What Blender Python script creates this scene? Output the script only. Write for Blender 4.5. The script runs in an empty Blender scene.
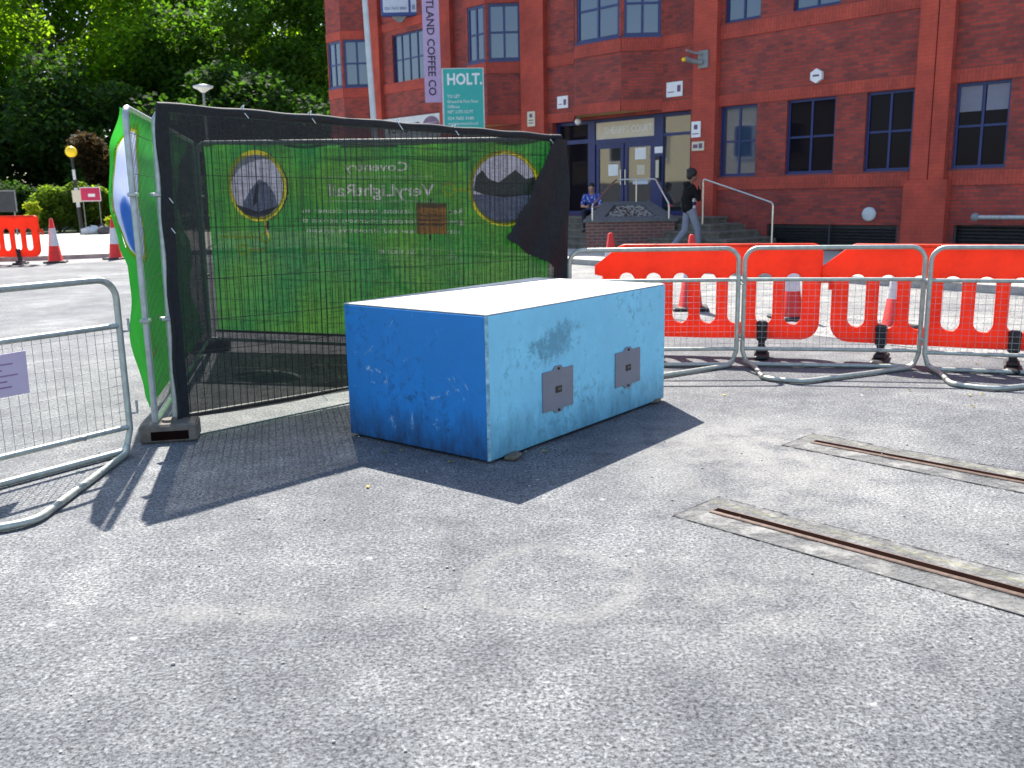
import bpy, math, random
from math import sin, cos, pi, radians, hypot, atan2
from mathutils import Vector, Matrix
random.seed(7)
S = bpy.context.scene
COL = S.collection

# ------------------------------------------------------------------ camera
cam_d = bpy.data.cameras.new('camera'); cam = bpy.data.objects.new('camera', cam_d); COL.objects.link(cam)
cam_d.sensor_width = 36; cam_d.lens = 32.2; cam_d.clip_end = 600; cam_d.clip_start = .05
# world up is the blender z axis: columns are camera right, up, back
# camera right / up / back vectors in world axes
M3 = Matrix(((0.9998273, 0.0185817, 0), (-0.0037329, 0.2008546, -0.9796140), (-0.0182028, 0.9794448, 0.2008893)))
cam.matrix_world = M3.to_4x4(); cam.location = (0, 0, 1.45)
S.camera = cam
cam_d.dof.use_dof = True; cam_d.dof.focus_distance = 3.6; cam_d.dof.aperture_fstop = 6.0
S.render.resolution_x = 1024; S.render.resolution_y = 768

# ------------------------------------------------------------------ light
SUN = Vector((-.19, .82, 1.0)).normalized()
W = bpy.data.worlds.new('World'); S.world = W; W.use_nodes = True
nt = W.node_tree; nt.nodes.clear()
wo = nt.nodes.new('ShaderNodeOutputWorld'); wb = nt.nodes.new('ShaderNodeBackground'); sk = nt.nodes.new('ShaderNodeTexSky')
sk.sky_type = 'NISHITA'; sk.sun_disc = False
sk.sun_elevation = math.asin(SUN.z); sk.sun_rotation = atan2(SUN.x, SUN.y)
sk.air_density = 1.0; sk.dust_density = 1.0
wb.inputs['Strength'].default_value = .12
nt.links.new(sk.outputs[0], wb.inputs[0]); nt.links.new(wb.outputs[0], wo.inputs[0])
sd = bpy.data.lights.new('sun', 'SUN'); sd.energy = 4.6; sd.angle = radians(.53); sd.color = (1, .955, .88)
sun = bpy.data.objects.new('sun', sd); COL.objects.link(sun)
sun.rotation_euler = SUN.to_track_quat('Z', 'Y').to_euler()
S.view_settings.view_transform = 'Standard'; S.view_settings.look = 'None'
S.view_settings.exposure = 1.35; S.view_settings.gamma = 1

# ------------------------------------------------------------------ materials
def _new(name):
    m = bpy.data.materials.new(name); m.use_nodes = True
    t = m.node_tree; b = t.nodes['Principled BSDF']; return m, t, b
def node(t, k, **kw):
    n = t.nodes.new(k)
    for a, v in kw.items():
        if a in n.inputs.keys(): n.inputs[a].default_value = v
        else: setattr(n, a, v)
    return n
def ramp(t, fac, stops):
    r = t.nodes.new('ShaderNodeValToRGB'); e = r.color_ramp.elements
    while len(e) < len(stops): e.new(.5)
    for i, (p, c) in enumerate(stops):
        e[i].position = p; e[i].color = (*c, 1) if len(c) == 3 else c
    t.links.new(fac, r.inputs[0]); return r
def mixc(t, fac, a, b, mode='MIX'):
    n = t.nodes.new('ShaderNodeMix'); n.data_type = 'RGBA'; n.blend_type = mode
    for k, v in ((0, fac), (6, a), (7, b)):
        if isinstance(v, (int, float)): n.inputs[k].default_value = v
        elif isinstance(v, tuple): n.inputs[k].default_value = (*v, 1)
        else: t.links.new(v, n.inputs[k])
    return n.outputs[2]
def coords(t, kind='Object', scale=(1, 1, 1)):
    tc = t.nodes.new('ShaderNodeTexCoord'); mp = t.nodes.new('ShaderNodeMapping')
    mp.inputs['Scale'].default_value = scale
    t.links.new(tc.outputs[kind], mp.inputs[0]); return mp.outputs[0]
def bump(t, b, h, strength=.3, dist=.01):
    n = t.nodes.new('ShaderNodeBump'); n.inputs['Strength'].default_value = strength; n.inputs['Distance'].default_value = dist
    t.links.new(h, n.inputs['Height']); t.links.new(n.outputs[0], b.inputs['Normal'])
def plain(name, c, rough=.6, metal=0., var=.25, scale=6., spec=.5, c2=None, bmp=0., coat=0.):
    """one base colour broken up by soft noise, with optional second colour"""
    m, t, b = _new(name)
    v = coords(t); n = node(t, 'ShaderNodeTexNoise', Scale=scale, Detail=6., Roughness=.65)
    t.links.new(v, n.inputs['Vector'])
    lo = tuple(x*(1-var) for x in c); hi = c2 if c2 else tuple(min(1, x*(1+var)) for x in c)
    r = ramp(t, n.outputs[0], [(.32, lo), (.68, hi)])
    t.links.new(r.outputs[0], b.inputs['Base Color'])
    b.inputs['Roughness'].default_value = rough; b.inputs['Metallic'].default_value = metal
    b.inputs['Specular IOR Level'].default_value = spec
    if coat: b.inputs['Coat Weight'].default_value = coat
    if bmp: bump(t, b, n.outputs[0], bmp)
    return m

def asphalt_mat(name, base, patches=True):
    m, t, b = _new(name); v = coords(t)
    L = t.links
    st = node(t, 'ShaderNodeTexVoronoi', Scale=95.); L.new(v, st.inputs['Vector'])
    fine = node(t, 'ShaderNodeTexNoise', Scale=72., Detail=7., Roughness=.8); L.new(v, fine.inputs['Vector'])
    big = node(t, 'ShaderNodeTexNoise', Scale=.75, Detail=5., Roughness=.6); L.new(v, big.inputs['Vector'])
    mid = node(t, 'ShaderNodeTexNoise', Scale=3.2, Detail=8., Roughness=.7); L.new(v, mid.inputs['Vector'])
    a = base
    stone = ramp(t, st.outputs['Color'], [(.0, tuple(x*.62 for x in a)), (.5, a), (1., tuple(x*1.5 for x in a))])
    f = ramp(t, fine.outputs[0], [(.39, (.07, .07, .08)), (.47, (.80, .80, .82)), (.58, (1.6, 1.6, 1.58))])
    c = mixc(t, 1., stone.outputs[0], f.outputs[0], 'MULTIPLY')
    bg = ramp(t, big.outputs[0], [(.3, (.62, .63, .67)), (.55, (1.0, 1.0, .99)), (.7, (1.45, 1.43, 1.38))])
    c = mixc(t, 1., c, bg.outputs[0], 'MULTIPLY')
    md = ramp(t, mid.outputs[0], [(.35, (.72, .72, .75)), (.52, (1., 1., 1.)), (.68, (1.35, 1.33, 1.28))])
    c = mixc(t, 1., c, md.outputs[0], 'MULTIPLY')
    if patches:
        # cement dust trodden round the rail ends and pale scuffs, each with a place of its own
        def blob(cx, cy, rx, ry, strength, col, lo=.3):
            nonlocal c
            mp = t.nodes.new('ShaderNodeMapping'); mp.vector_type = 'TEXTURE'
            mp.inputs['Location'].default_value = (cx, cy, 0); mp.inputs['Scale'].default_value = (rx, ry, 1)
            L.new(v, mp.inputs[0])
            ln = node(t, 'ShaderNodeVectorMath', operation='LENGTH'); L.new(mp.outputs[0], ln.inputs[0])
            ad = node(t, 'ShaderNodeMath', operation='MULTIPLY_ADD'); ad.inputs[1].default_value = 1.3; L.new(mid.outputs[0], ad.inputs[0]); L.new(ln.outputs['Value'], ad.inputs[2])
            hf = node(t, 'ShaderNodeMath', operation='MULTIPLY'); hf.inputs[1].default_value = .5; L.new(ad.outputs[0], hf.inputs[0])
            r = ramp(t, hf.outputs[0], [(.42, (strength,)*3), (.82, (0, 0, 0))])
            r.color_ramp.interpolation = 'EASE'
            sc = node(t, 'ShaderNodeMath', operation='MULTIPLY', use_clamp=True); L.new(r.outputs[0], sc.inputs[0])
            fr = ramp(t, fine.outputs[0], [(.38, (.45,)*3), (.5, (1,)*3)]); L.new(fr.outputs[0], sc.inputs[1])
            sc2 = node(t, 'ShaderNodeMath', operation='MULTIPLY'); br_ = ramp(t, mid.outputs[0], [(.40, (.1,)*3), (.60, (1,)*3)]); L.new(sc.outputs[0], sc2.inputs[0]); L.new(br_.outputs[0], sc2.inputs[1])
            c = mixc(t, sc2.outputs[0], c, col)
        dust = (.27, .26, .24)
        blob(1.35, 4.75, 1.2, 1.7, .6, dust); blob(1.55, 5.2, 1.4, .9, .45, dust)
        blob(2.6, 3.4, 1.4, 1.2, .4, dust); blob(.9, 3.1, 1.4, .9, .35, dust); blob(-1.1, 3.05, .55, .16, .6, dust)
        blob(-.3, 3.1, .7, .15, .3, dust)
        # ring scuff left by a tyre turning on the spot
        mp = t.nodes.new('ShaderNodeMapping'); mp.vector_type = 'TEXTURE'
        mp.inputs['Location'].default_value = (.15, 3.3, 0); mp.inputs['Scale'].default_value = (.55, .6, 1); L.new(v, mp.inputs[0])
        ln = node(t, 'ShaderNodeVectorMath', operation='LENGTH'); L.new(mp.outputs[0], ln.inputs[0])
        ad = node(t, 'ShaderNodeMath', operation='MULTIPLY_ADD'); ad.inputs[1].default_value = .7; L.new(mid.outputs[0], ad.inputs[0]); L.new(ln.outputs['Value'], ad.inputs[2])
        r = ramp(t, ad.outputs[0], [(0., (0, 0, 0)), (.80, (0, 0, 0)), (.90, (.28,)*3), (.99, (0, 0, 0))])
        c = mixc(t, r.outputs[0], c, dust)
        # droppings and paint spots, small and white
        sp = node(t, 'ShaderNodeTexVoronoi', Scale=2.6); L.new(v, sp.inputs['Vector'])
        wob = node(t, 'ShaderNodeMath', operation='MULTIPLY_ADD'); wob.inputs[1].default_value = .30; L.new(fine.outputs[0], wob.inputs[0]); L.new(sp.outputs['Distance'], wob.inputs[2])
        r = ramp(t, wob.outputs[0], [(.15, (.8,)*3), (.19, (0, 0, 0))])
        c = mixc(t, r.outputs[0], c, (.6, .6, .58))
    L.new(c, b.inputs['Base Color'])
    b.inputs['Roughness'].default_value = .82; b.inputs['Specular IOR Level'].default_value = .35
    h = mixc(t, .5, st.outputs['Distance'], fine.outputs[0])
    bump(t, b, h, .75, .006)
    return m
M = {}
M['asphalt'] = asphalt_mat('asphalt', (.130, .134, .139))
M['road'] = asphalt_mat('road_asphalt', (.225, .223, .215), False)  # paler asphalt; the sun's grazing sheen is also in this colour
def paving(name, base):
    m, t, b = _new(name); v = coords(t); L = t.links
    br = node(t, 'ShaderNodeTexBrick', Scale=1.0); br.inputs['Brick Width'].default_value = .6; br.inputs['Row Height'].default_value = .45
    br.inputs['Mortar Size'].default_value = .008
    br.inputs['Color1'].default_value = (*base, 1); br.inputs['Color2'].default_value = (*(x*.86 for x in base), 1); br.inputs['Mortar'].default_value = (*(x*.5 for x in base), 1)
    L.new(v, br.inputs['Vector'])
    n = node(t, 'ShaderNodeTexNoise', Scale=2., Detail=6.); L.new(v, n.inputs['Vector'])
    r = ramp(t, n.outputs[0], [(.3, (.85,)*3), (.7, (1.08,)*3)])
    L.new(mixc(t, 1., br.outputs[0], r.outputs[0], 'MULTIPLY'), b.inputs['Base Color'])
    b.inputs['Roughness'].default_value = .8
    return m
M['paving'] = paving('paving', (.52, .49, .43))
M['kerb'] = plain('kerb_stone', (.33, .32, .30), .8, scale=9)
M['grass'] = plain('grass', (.06, .09, .025), .9, scale=20)
def brick(name, c1, c2, mortar, bw=.225, rh=.075, ms=.010, rough=.8, vert=False):
    m, t, b = _new(name); L = t.links
    v = coords(t, 'UV')
    if vert:
        mp = node(t, 'ShaderNodeMapping'); mp.inputs['Rotation'].default_value = (0, 0, pi/2); L.new(v, mp.inputs[0]); v = mp.outputs[0]
    br = node(t, 'ShaderNodeTexBrick', Scale=1.0)
    br.inputs['Brick Width'].default_value = bw; br.inputs['Row Height'].default_value = rh
    br.inputs['Mortar Size'].default_value = ms; br.inputs['Mortar Smooth'].default_value = .3; br.inputs['Bias'].default_value = -.25
    br.inputs['Color1'].default_value = (*c1, 1); br.inputs['Color2'].default_value = (*c2, 1); br.inputs['Mortar'].default_value = (*mortar, 1)
    L.new(v, br.inputs['Vector'])
    n = node(t, 'ShaderNodeTexNoise', Scale=1.1, Detail=7., Roughness=.7); L.new(v, n.inputs['Vector'])
    r = ramp(t, n.outputs[0], [(.3, (.62, .62, .68)), (.7, (1.3, 1.22, 1.15))])
    L.new(mixc(t, 1., br.outputs[0], r.outputs[0], 'MULTIPLY'), b.inputs['Base Color'])
    b.inputs['Roughness'].default_value = rough
    bump(t, b, br.outputs['Fac'], -.25, .005)
    return m
M['brick'] = brick('red_brick', (.38, .048, .032), (.13, .030, .030), (.16, .06, .05), ms=.012)
M['smooth_brick'] = brick('smooth_orange_brick', (.44, .064, .036), (.40, .056, .033), (.30, .054, .038), bw=.215, rh=.075, ms=.006)
M['soldier'] = brick('soldier_course_brick', (.44, .064, .036), (.37, .053, .033), (.24, .046, .036), bw=.215, rh=.075, ms=.008, vert=True)
M['planter_brick'] = brick('planter_brick', (.20, .07, .055), (.11, .055, .05), (.2, .16, .14), ms=.014)
M['navy'] = plain('navy_frame_paint', (.012, .026, .125), .4, var=.15)
def glass(name, base=(.012, .016, .022), ior=1.9):
    m, t, b = _new(name); v = coords(t)
    n = node(t, 'ShaderNodeTexNoise', Scale=.9, Detail=1.); t.links.new(v, n.inputs['Vector'])
    b.inputs['Base Color'].default_value = (*base, 1); b.inputs['Roughness'].default_value = .03; b.inputs['IOR'].default_value = ior
    bump(t, b, n.outputs[0], .12, .02)
    return m
M['glass'] = glass('window_glass', (.03, .055, .10)); M['glass_door'] = glass('door_glass', (.03, .034, .034), 2.6)  # blue of the reflected sky is put into the window pane colour
M['glass_dark'] = glass('dark_window_glass', (.010, .008, .012), 1.16)
M['stone'] = plain('step_stone', (.15, .135, .11), .85, scale=5, var=.35)
M['coping'] = plain('planter_coping', (.11, .115, .115), .7, scale=8, var=.3)
M['steel'] = plain('brushed_steel', (.62, .60, .55), .28, metal=1., var=.1)
def galv(name, c):
    m, t, b = _new(name); v = coords(t); L = t.links
    n = node(t, 'ShaderNodeTexNoise', Scale=22., Detail=6.); L.new(v, n.inputs['Vector'])
    n2 = node(t, 'ShaderNodeTexNoise', Scale=3., Detail=8., Roughness=.75); L.new(v, n2.inputs['Vector'])
    r = ramp(t, n.outputs[0], [(.3, tuple(x*.7 for x in c)), (.7, c)])
    k = ramp(t, n2.outputs[0], [(.58, (0,)*3), (.72, (.6,)*3)])
    L.new(mixc(t, k.outputs[0], r.outputs[0], (.13, .12, .09)), b.inputs['Base Color'])
    b.inputs['Metallic'].default_value = .55; b.inputs['Roughness'].default_value = .48
    return m
M['galv'] = galv('galvanised_tube', (.50, .52, .50))
M['galv_pale'] = galv('galvanised_tube_weathered', (.50, .53, .47))
M['wire_shaded'] = plain('shaded_fence_wire', (.10, .10, .10), .6, metal=.2)  # galvanised wire with its shade put into a dark colour
M['wire'] = plain('galvanised_wire', (.38, .38, .38), .5, metal=.5)
M['rubber'] = plain('black_rubber', (.016, .016, .018), .55, var=.4, scale=12)
M['concrete'] = plain('concrete', (.36, .34, .30), .85, scale=7, c2=(.5, .48, .43), bmp=.2)
M['foot_block'] = plain('fence_foot_concrete', (.15, .125, .10), .85, scale=9, var=.35, bmp=.3)
M['white'] = plain('white_paint', (.78, .78, .78), .5, var=.05)
M['cream_sign'] = plain('cream_plate', (.62, .56, .42), .5, var=.06)
M['grey_plate'] = plain('grey_steel_plate', (.24, .25, .29), .45, metal=.2, var=.1, scale=3)
M['black'] = plain('black_paint', (.012, .012, .014), .4, var=.3)
M['lilac'] = plain('lilac_panel', (.50, .36, .55), .55, var=.06)
M['lilac_paper'] = plain('lilac_paper', (.60, .48, .60), .7, var=.06)
M['ink'] = plain('dark_ink', (.03, .02, .05), .6)
M['faint_ink'] = plain('faint_ink', (.30, .18, .30), .6)
M['teal'] = plain('teal_board', (.02, .38, .33), .45, var=.06)
M['sign_blue'] = plain('blue_sign_frame', (.015, .05, .22), .4, var=.1)
M['pale_blue_sign'] = plain('pale_sign_face', (.55, .60, .68), .5, var=.05)
M['plum'] = plain('plum_ink', (.13, .07, .14), .5)
M['crimson'] = plain('crimson_sign', (.50, .012, .08), .5, var=.1)
M['dark_board'] = plain('dark_board', (.03, .033, .04), .5)
M['grey'] = plain('grey_paint', (.22, .23, .23), .5, var=.15)
M['mid_white'] = plain('weathered_white_paint', (.55, .58, .58), .5, var=.12)
def plastic_mat(name, c, tr, k=.35):
    m, t, b = _new(name); L = t.links; v = coords(t)
    n = node(t, 'ShaderNodeTexNoise', Scale=3., Detail=8., Roughness=.7); L.new(v, n.inputs['Vector'])
    r = ramp(t, n.outputs[0], [(.33, tuple(x*.5 for x in c)), (.52, tuple(x*.85 for x in c)), (.62, c)])
    L.new(r.outputs[0], b.inputs['Base Color']); b.inputs['Roughness'].default_value = .42
    tl = node(t, 'ShaderNodeBsdfTranslucent'); tl.inputs[0].default_value = (*tr, 1)
    mx = node(t, 'ShaderNodeMixShader'); mx.inputs[0].default_value = k
    L.new(b.outputs[0], mx.inputs[1]); L.new(tl.outputs[0], mx.inputs[2]); L.new(mx.outputs[0], t.nodes['Material Output'].inputs[0])
    return m
M['red_plastic'] = plastic_mat('red_orange_plastic', (.88, .085, .014), (1., .10, .015), .45)
M['cone_red'] = plain('cone_red', (.75, .035, .02), .4, var=.15)
M['cone_white'] = plain('cone_white_sleeve', (.66, .66, .68), .35, var=.12)
# block paint
def block_paint(name, base, dark, scratches, low):
    m, t, b = _new(name); L = t.links; v = coords(t)
    n = node(t, 'ShaderNodeTexNoise', Scale=2.2, Detail=9., Roughness=.7); L.new(v, n.inputs['Vector'])
    n2 = node(t, 'ShaderNodeTexNoise', Scale=14., Detail=9., Roughness=.8); L.new(v, n2.inputs['Vector'])
    c = ramp(t, n.outputs[0], [(.3, tuple(x*.82 for x in base)), (.7, tuple(min(1, x*1.08) for x in base))]).outputs[0]
    sc = coords(t, scale=(1, 1, .35)); w = node(t, 'ShaderNodeTexNoise', Scale=9., Detail=10., Roughness=.85); L.new(sc, w.inputs['Vector'])
    # rubbed dark stains
    k = ramp(t, n2.outputs[0], [(.50, (0,)*3), (.62, (.7,)*3)]); k2 = ramp(t, n.outputs[0], [(.46, (0,)*3), (.60, (1,)*3)])
    c = mixc(t, mixc(t, 1., k.outputs[0], k2.outputs[0], 'MULTIPLY'), c, dark)
    # mud splashed up from the foot of the block
    sx = node(t, 'ShaderNodeSeparateXYZ'); L.new(v, sx.inputs[0])
    ad = node(t, 'ShaderNodeMath', operation='MULTIPLY_ADD'); ad.inputs[1].default_value = -.8; L.new(w.outputs[0], ad.inputs[0]); L.new(sx.outputs['Z'], ad.inputs[2])
    mp = node(t, 'ShaderNodeMapRange'); mp.inputs['From Min'].default_value = -.42; mp.inputs['From Max'].default_value = -.12
    mp.inputs['To Min'].default_value = low; mp.inputs['To Max'].default_value = 0; L.new(ad.outputs[0], mp.inputs[0])
    c = mixc(t, mp.outputs[0], c, dark)
    # a hand-rubbed smudge above the first cover plate
    sm_ = node(t, 'ShaderNodeMapping'); sm_.vector_type = 'TEXTURE'; sm_.inputs['Location'].default_value = (.62, 0, .60); sm_.inputs['Scale'].default_value = (.30, 1, .13); sm_.inputs['Rotation'].default_value = (0, -.25, 0)
    L.new(v, sm_.inputs[0]); sl = node(t, 'ShaderNodeVectorMath', operation='LENGTH'); L.new(sm_.outputs[0], sl.inputs[0])
    sa = node(t, 'ShaderNodeMath', operation='MULTIPLY_ADD'); sa.inputs[1].default_value = -4.2; L.new(n2.outputs[0], sa.inputs[0]); L.new(sl.outputs['Value'], sa.inputs[2])
    sr = node(t, 'ShaderNodeMapRange'); L.new(sa.outputs[0], sr.inputs[0])
    for kk, vv in (('From Min', -1.75), ('From Max', -1.2), ('To Min', .6), ('To Max', 0.)): sr.inputs[kk].default_value = vv
    c = mixc(t, sr.outputs[0], c, dark)
    # pale scratches
    ms = node(t, 'ShaderNodeTexNoise', Scale=3.4, Detail=12., Roughness=.78); ms.inputs['Distortion'].default_value = 1.6; L.new(v, ms.inputs['Vector'])
    q = ramp(t, ms.outputs[0], [(.615, (0,)*3), (.65, (scratches,)*3)])
    c = mixc(t, q.outputs[0], c, (.40, .55, .62))
    L.new(c, b.inputs['Base Color']); b.inputs['Roughness'].default_value = .5
    bump(t, b, n2.outputs[0], .12, .01)
    return m
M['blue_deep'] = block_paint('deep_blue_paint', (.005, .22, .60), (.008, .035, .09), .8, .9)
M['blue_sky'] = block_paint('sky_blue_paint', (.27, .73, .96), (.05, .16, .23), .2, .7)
M['arris'] = plain('worn_arris_paint', (.10, .38, .55), .6, c2=(.45, .70, .78), scale=18, var=.5)
M['block_top'] = plain('block_top_concrete', (.50, .49, .45), .8, scale=3, c2=(.72, .71, .67))
# cloth
def cloth(name, c, tr, k, holes=0.):
    m, t, b = _new(name); L = t.links; v = coords(t)
    n = node(t, 'ShaderNodeTexNoise', Scale=1.6, Detail=5.); L.new(v, n.inputs['Vector'])
    n2 = node(t, 'ShaderNodeTexNoise', Scale=60., Detail=3.); L.new(coords(t, scale=(1, 1, .25)), n2.inputs['Vector'])
    f = ramp(t, n2.outputs[0], [(.3, (.88,)*3), (.7, (1.06,)*3)])
    def two(cc):
        r = ramp(t, n.outputs[0], [(.35, cc[0]), (.65, cc[1])])
        return mixc(t, 1., r.outputs[0], f.outputs[0], 'MULTIPLY')
    L.new(two(c), b.inputs['Base Color']); b.inputs['Roughness'].default_value = .8
    tl = node(t, 'ShaderNodeBsdfTranslucent'); L.new(two(tr), tl.inputs[0])
    mx = node(t, 'ShaderNodeMixShader'); mx.inputs[0].default_value = k
    L.new(b.outputs[0], mx.inputs[1]); L.new(tl.outputs[0], mx.inputs[2]); out = mx.outputs[0]
    if holes:
        tp = node(t, 'ShaderNodeBsdfTransparent'); m2 = node(t, 'ShaderNodeMixShader'); m2.inputs[0].default_value = holes
        L.new(out, m2.inputs[1]); L.new(tp.outputs[0], m2.inputs[2]); out = m2.outputs[0]
    L.new(out, t.nodes['Material Output'].inputs[0])
    return m
M['banner_green'] = cloth('printed_green_mesh_cloth', ((.01, .20, .03), (.06, .28, .02)), ((.015, .52, .08), (.19, .72, .04)), .82, .16)
M['banner_bright'] = cloth('printed_bright_green_cloth', ((.03, .42, .04), (.06, .5, .06)), ((.05, .62, .05), (.10, .75, .08)), .5)
def print_mat(name, c, k=.92): return cloth(name, (c, c), (c, c), k)
M['print_white'] = print_mat('print_white', (.8, .85, .85)); M['print_yellow'] = print_mat('print_yellow', (.95, .80, .01))
M['print_sky'] = print_mat('print_lilac_sky', (.62, .66, .88)); M['print_dark'] = print_mat('print_dark_grey', (.07, .08, .10))
M['print_mid'] = print_mat('print_mid_grey', (.22, .27, .36)); M['print_blue'] = print_mat('print_blue', (.05, .22, .6)); M['print_tree'] = print_mat('print_dark_trees', (.06, .09, .06))
M['brown_board'] = cloth('brown_board', ((.40, .19, .01),)*2, ((.42, .20, .01),)*2, .7); M['brown_ink'] = plain('brown_ink', (.08, .035, .004), .7)
def scrim_mat():
    m, t, b = _new('black_debris_mesh'); L = t.links; v = coords(t)
    b.inputs['Base Color'].default_value = (.008, .009, .010, 1); b.inputs['Roughness'].default_value = .7
    n = node(t, 'ShaderNodeTexNoise', Scale=3., Detail=6., Roughness=.6); L.new(v, n.inputs['Vector'])
    n2 = node(t, 'ShaderNodeTexNoise', Scale=70., Detail=2.); L.new(coords(t, scale=(1, 1, .12)), n2.inputs['Vector'])
    n3 = node(t, 'ShaderNodeTexNoise', Scale=70., Detail=2.); L.new(coords(t, scale=(.12, 1, 1)), n3.inputs['Vector'])
    a = node(t, 'ShaderNodeMath', operation='ADD'); L.new(n2.outputs[0], a.inputs[0]); L.new(n3.outputs[0], a.inputs[1])
    a2 = node(t, 'ShaderNodeMath', operation='MULTIPLY_ADD'); a2.inputs[1].default_value = .5; L.new(n.outputs[0], a2.inputs[0]); L.new(a.outputs[0], a2.inputs[2])
    r = node(t, 'ShaderNodeMapRange'); L.new(a2.outputs[0], r.inputs[0])
    r.inputs['From Min'].default_value = .85; r.inputs['From Max'].default_value = 1.65; r.inputs['To Min'].default_value = .07; r.inputs['To Max'].default_value = .17
    tr = node(t, 'ShaderNodeBsdfTransparent'); mx = node(t, 'ShaderNodeMixShader')
    L.new(r.outputs[0], mx.inputs[0]); L.new(b.outputs[0], mx.inputs[1]); L.new(tr.outputs[0], mx.inputs[2]); L.new(mx.outputs[0], t.nodes['Material Output'].inputs[0])
    return m
M['scrim'] = scrim_mat(); M['scrim_hem'] = plain('black_mesh_folded_double', (.010, .011, .013), .8, var=.5, scale=30)
def leaf(name, c, tr, k=.5):
    m, t, b = _new(name); L = t.links
    g = node(t, 'ShaderNodeNewGeometry'); r = ramp(t, g.outputs['Random Per Island'], [(0., tuple(x*.45 for x in c)), (.6, c), (1., tuple(x*1.7 for x in c))])
    r2 = ramp(t, g.outputs['Random Per Island'], [(0., tuple(x*.5 for x in tr)), (.6, tr), (1., tuple(min(1, x*1.5) for x in tr))])
    L.new(r.outputs[0], b.inputs['Base Color']); b.inputs['Roughness'].default_value = .75; b.inputs['Specular IOR Level'].default_value = .15
    tl = node(t, 'ShaderNodeBsdfTranslucent'); L.new(r2.outputs[0], tl.inputs[0])
    mx = node(t, 'ShaderNodeMixShader'); mx.inputs[0].default_value = k
    L.new(b.outputs[0], mx.inputs[1]); L.new(tl.outputs[0], mx.inputs[2]); L.new(mx.outputs[0], t.nodes['Material Output'].inputs[0])
    return m
M['leaf_bright'] = leaf('bright_green_leaves', (.07, .15, .015), (.34, .58, .015), .55)
M['leaf_mid'] = leaf('mid_green_leaves', (.035, .085, .014), (.15, .33, .015), .45)
M['leaf_dark'] = leaf('dark_green_leaves', (.024, .055, .014), (.08, .19, .014), .4)
M['leaf_shrub'] = leaf('shrub_leaves', (.09, .15, .02), (.24, .38, .02), .5)
M['leaf_yellow'] = leaf('yellow_green_leaves', (.32, .38, .02), (.5, .6, .02), .4)
M['leaf_red'] = leaf('copper_leaves', (.04, .03, .012), (.10, .06, .015), .35)
M['bark'] = plain('bark', (.06, .045, .03), .9, scale=8, bmp=.4)
M['rust'] = plain('rusty_rail_steel', (.095, .055, .038), .55, metal=.2, var=.35, scale=30, c2=(.17, .11, .08))
M['rail_dark'] = plain('dark_rail_groove', (.012, .006, .005), 1., spec=0.)
def joint_mat():
    m, t, b = _new('worn_joint'); L = t.links; v = coords(t); b.inputs['Base Color'].default_value = (.05, .05, .05, 1); b.inputs['Roughness'].default_value = .9
    n = node(t, 'ShaderNodeTexNoise', Scale=4.5, Detail=9., Roughness=.8); L.new(v, n.inputs['Vector'])
    wr = ramp(t, n.outputs[0], [(.46, (0,)*3), (.56, (.9,)*3)]); tp = node(t, 'ShaderNodeBsdfTransparent'); mx = node(t, 'ShaderNodeMixShader')
    L.new(wr.outputs[0], mx.inputs[0]); L.new(b.outputs[0], mx.inputs[2]); L.new(tp.outputs[0], mx.inputs[1]); L.new(mx.outputs[0], t.nodes['Material Output'].inputs[0]); return m
M['joint'] = joint_mat()
def surround_mat():
    m, t, b = _new('rail_surround_concrete'); L = t.links; v = coords(t)
    n = node(t, 'ShaderNodeTexNoise', Scale=5., Detail=8., Roughness=.75); L.new(v, n.inputs['Vector'])
    n2 = node(t, 'ShaderNodeTexNoise', Scale=60., Detail=6., Roughness=.8); L.new(v, n2.inputs['Vector'])
    r = ramp(t, n.outputs[0], [(.35, (.11, .11, .11)), (.65, (.24, .235, .22))])
    f = ramp(t, n2.outputs[0], [(.35, (.6,)*3), (.55, (1.05,)*3)])
    c = mixc(t, 1., r.outputs[0], f.outputs[0], 'MULTIPLY')
    sx = node(t, 'ShaderNodeSeparateXYZ'); L.new(v, sx.inputs[0])
    ad = node(t, 'ShaderNodeMath', operation='MULTIPLY_ADD'); ad.inputs[1].default_value = .12; L.new(n2.outputs[0], ad.inputs[0]); L.new(sx.outputs['Y'], ad.inputs[2])
    k = ramp(t, ad.outputs[0], [(.16, (0,)*3), (.185, (.22,)*3), (.21, (0,)*3)])
    L.new(mixc(t, k.outputs[0], c, (.42, .40, .10)), b.inputs['Base Color']); b.inputs['Roughness'].default_value = .85
    bump(t, b, n2.outputs[0], .4, .005)
    wr = ramp(t, n.outputs[0], [(.42, (.25,)*3), (.60, (1,)*3)]); tp = node(t, 'ShaderNodeBsdfTransparent'); mx = node(t, 'ShaderNodeMixShader')
    L.new(wr.outputs[0], mx.inputs[0]); L.new(b.outputs[0], mx.inputs[2]); L.new(tp.outputs[0], mx.inputs[1]); L.new(mx.outputs[0], t.nodes['Material Output'].inputs[0])
    return m
M['surround'] = surround_mat()
M['skin'] = plain('skin', (.42, .22, .14), .5, var=.08); M['skin_dark'] = plain('darker_skin', (.24, .11, .065), .5, var=.08)
M['hair'] = plain('black_hair', (.010, .008, .008), .6, var=.4, scale=60, bmp=.6)
def shirt_pattern():
    m, t, b = _new('blue_patterned_shirt'); L = t.links; v = coords(t)
    vo = node(t, 'ShaderNodeTexVoronoi', Scale=17.); L.new(v, vo.inputs['Vector'])
    r = ramp(t, vo.outputs['Distance'], [(.28, (.50, .55, .75)), (.36, (.03, .06, .32))]); L.new(r.outputs[0], b.inputs['Base Color']); b.inputs['Roughness'].default_value = .8
    return m
M['shirt_blue'] = shirt_pattern()
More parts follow.
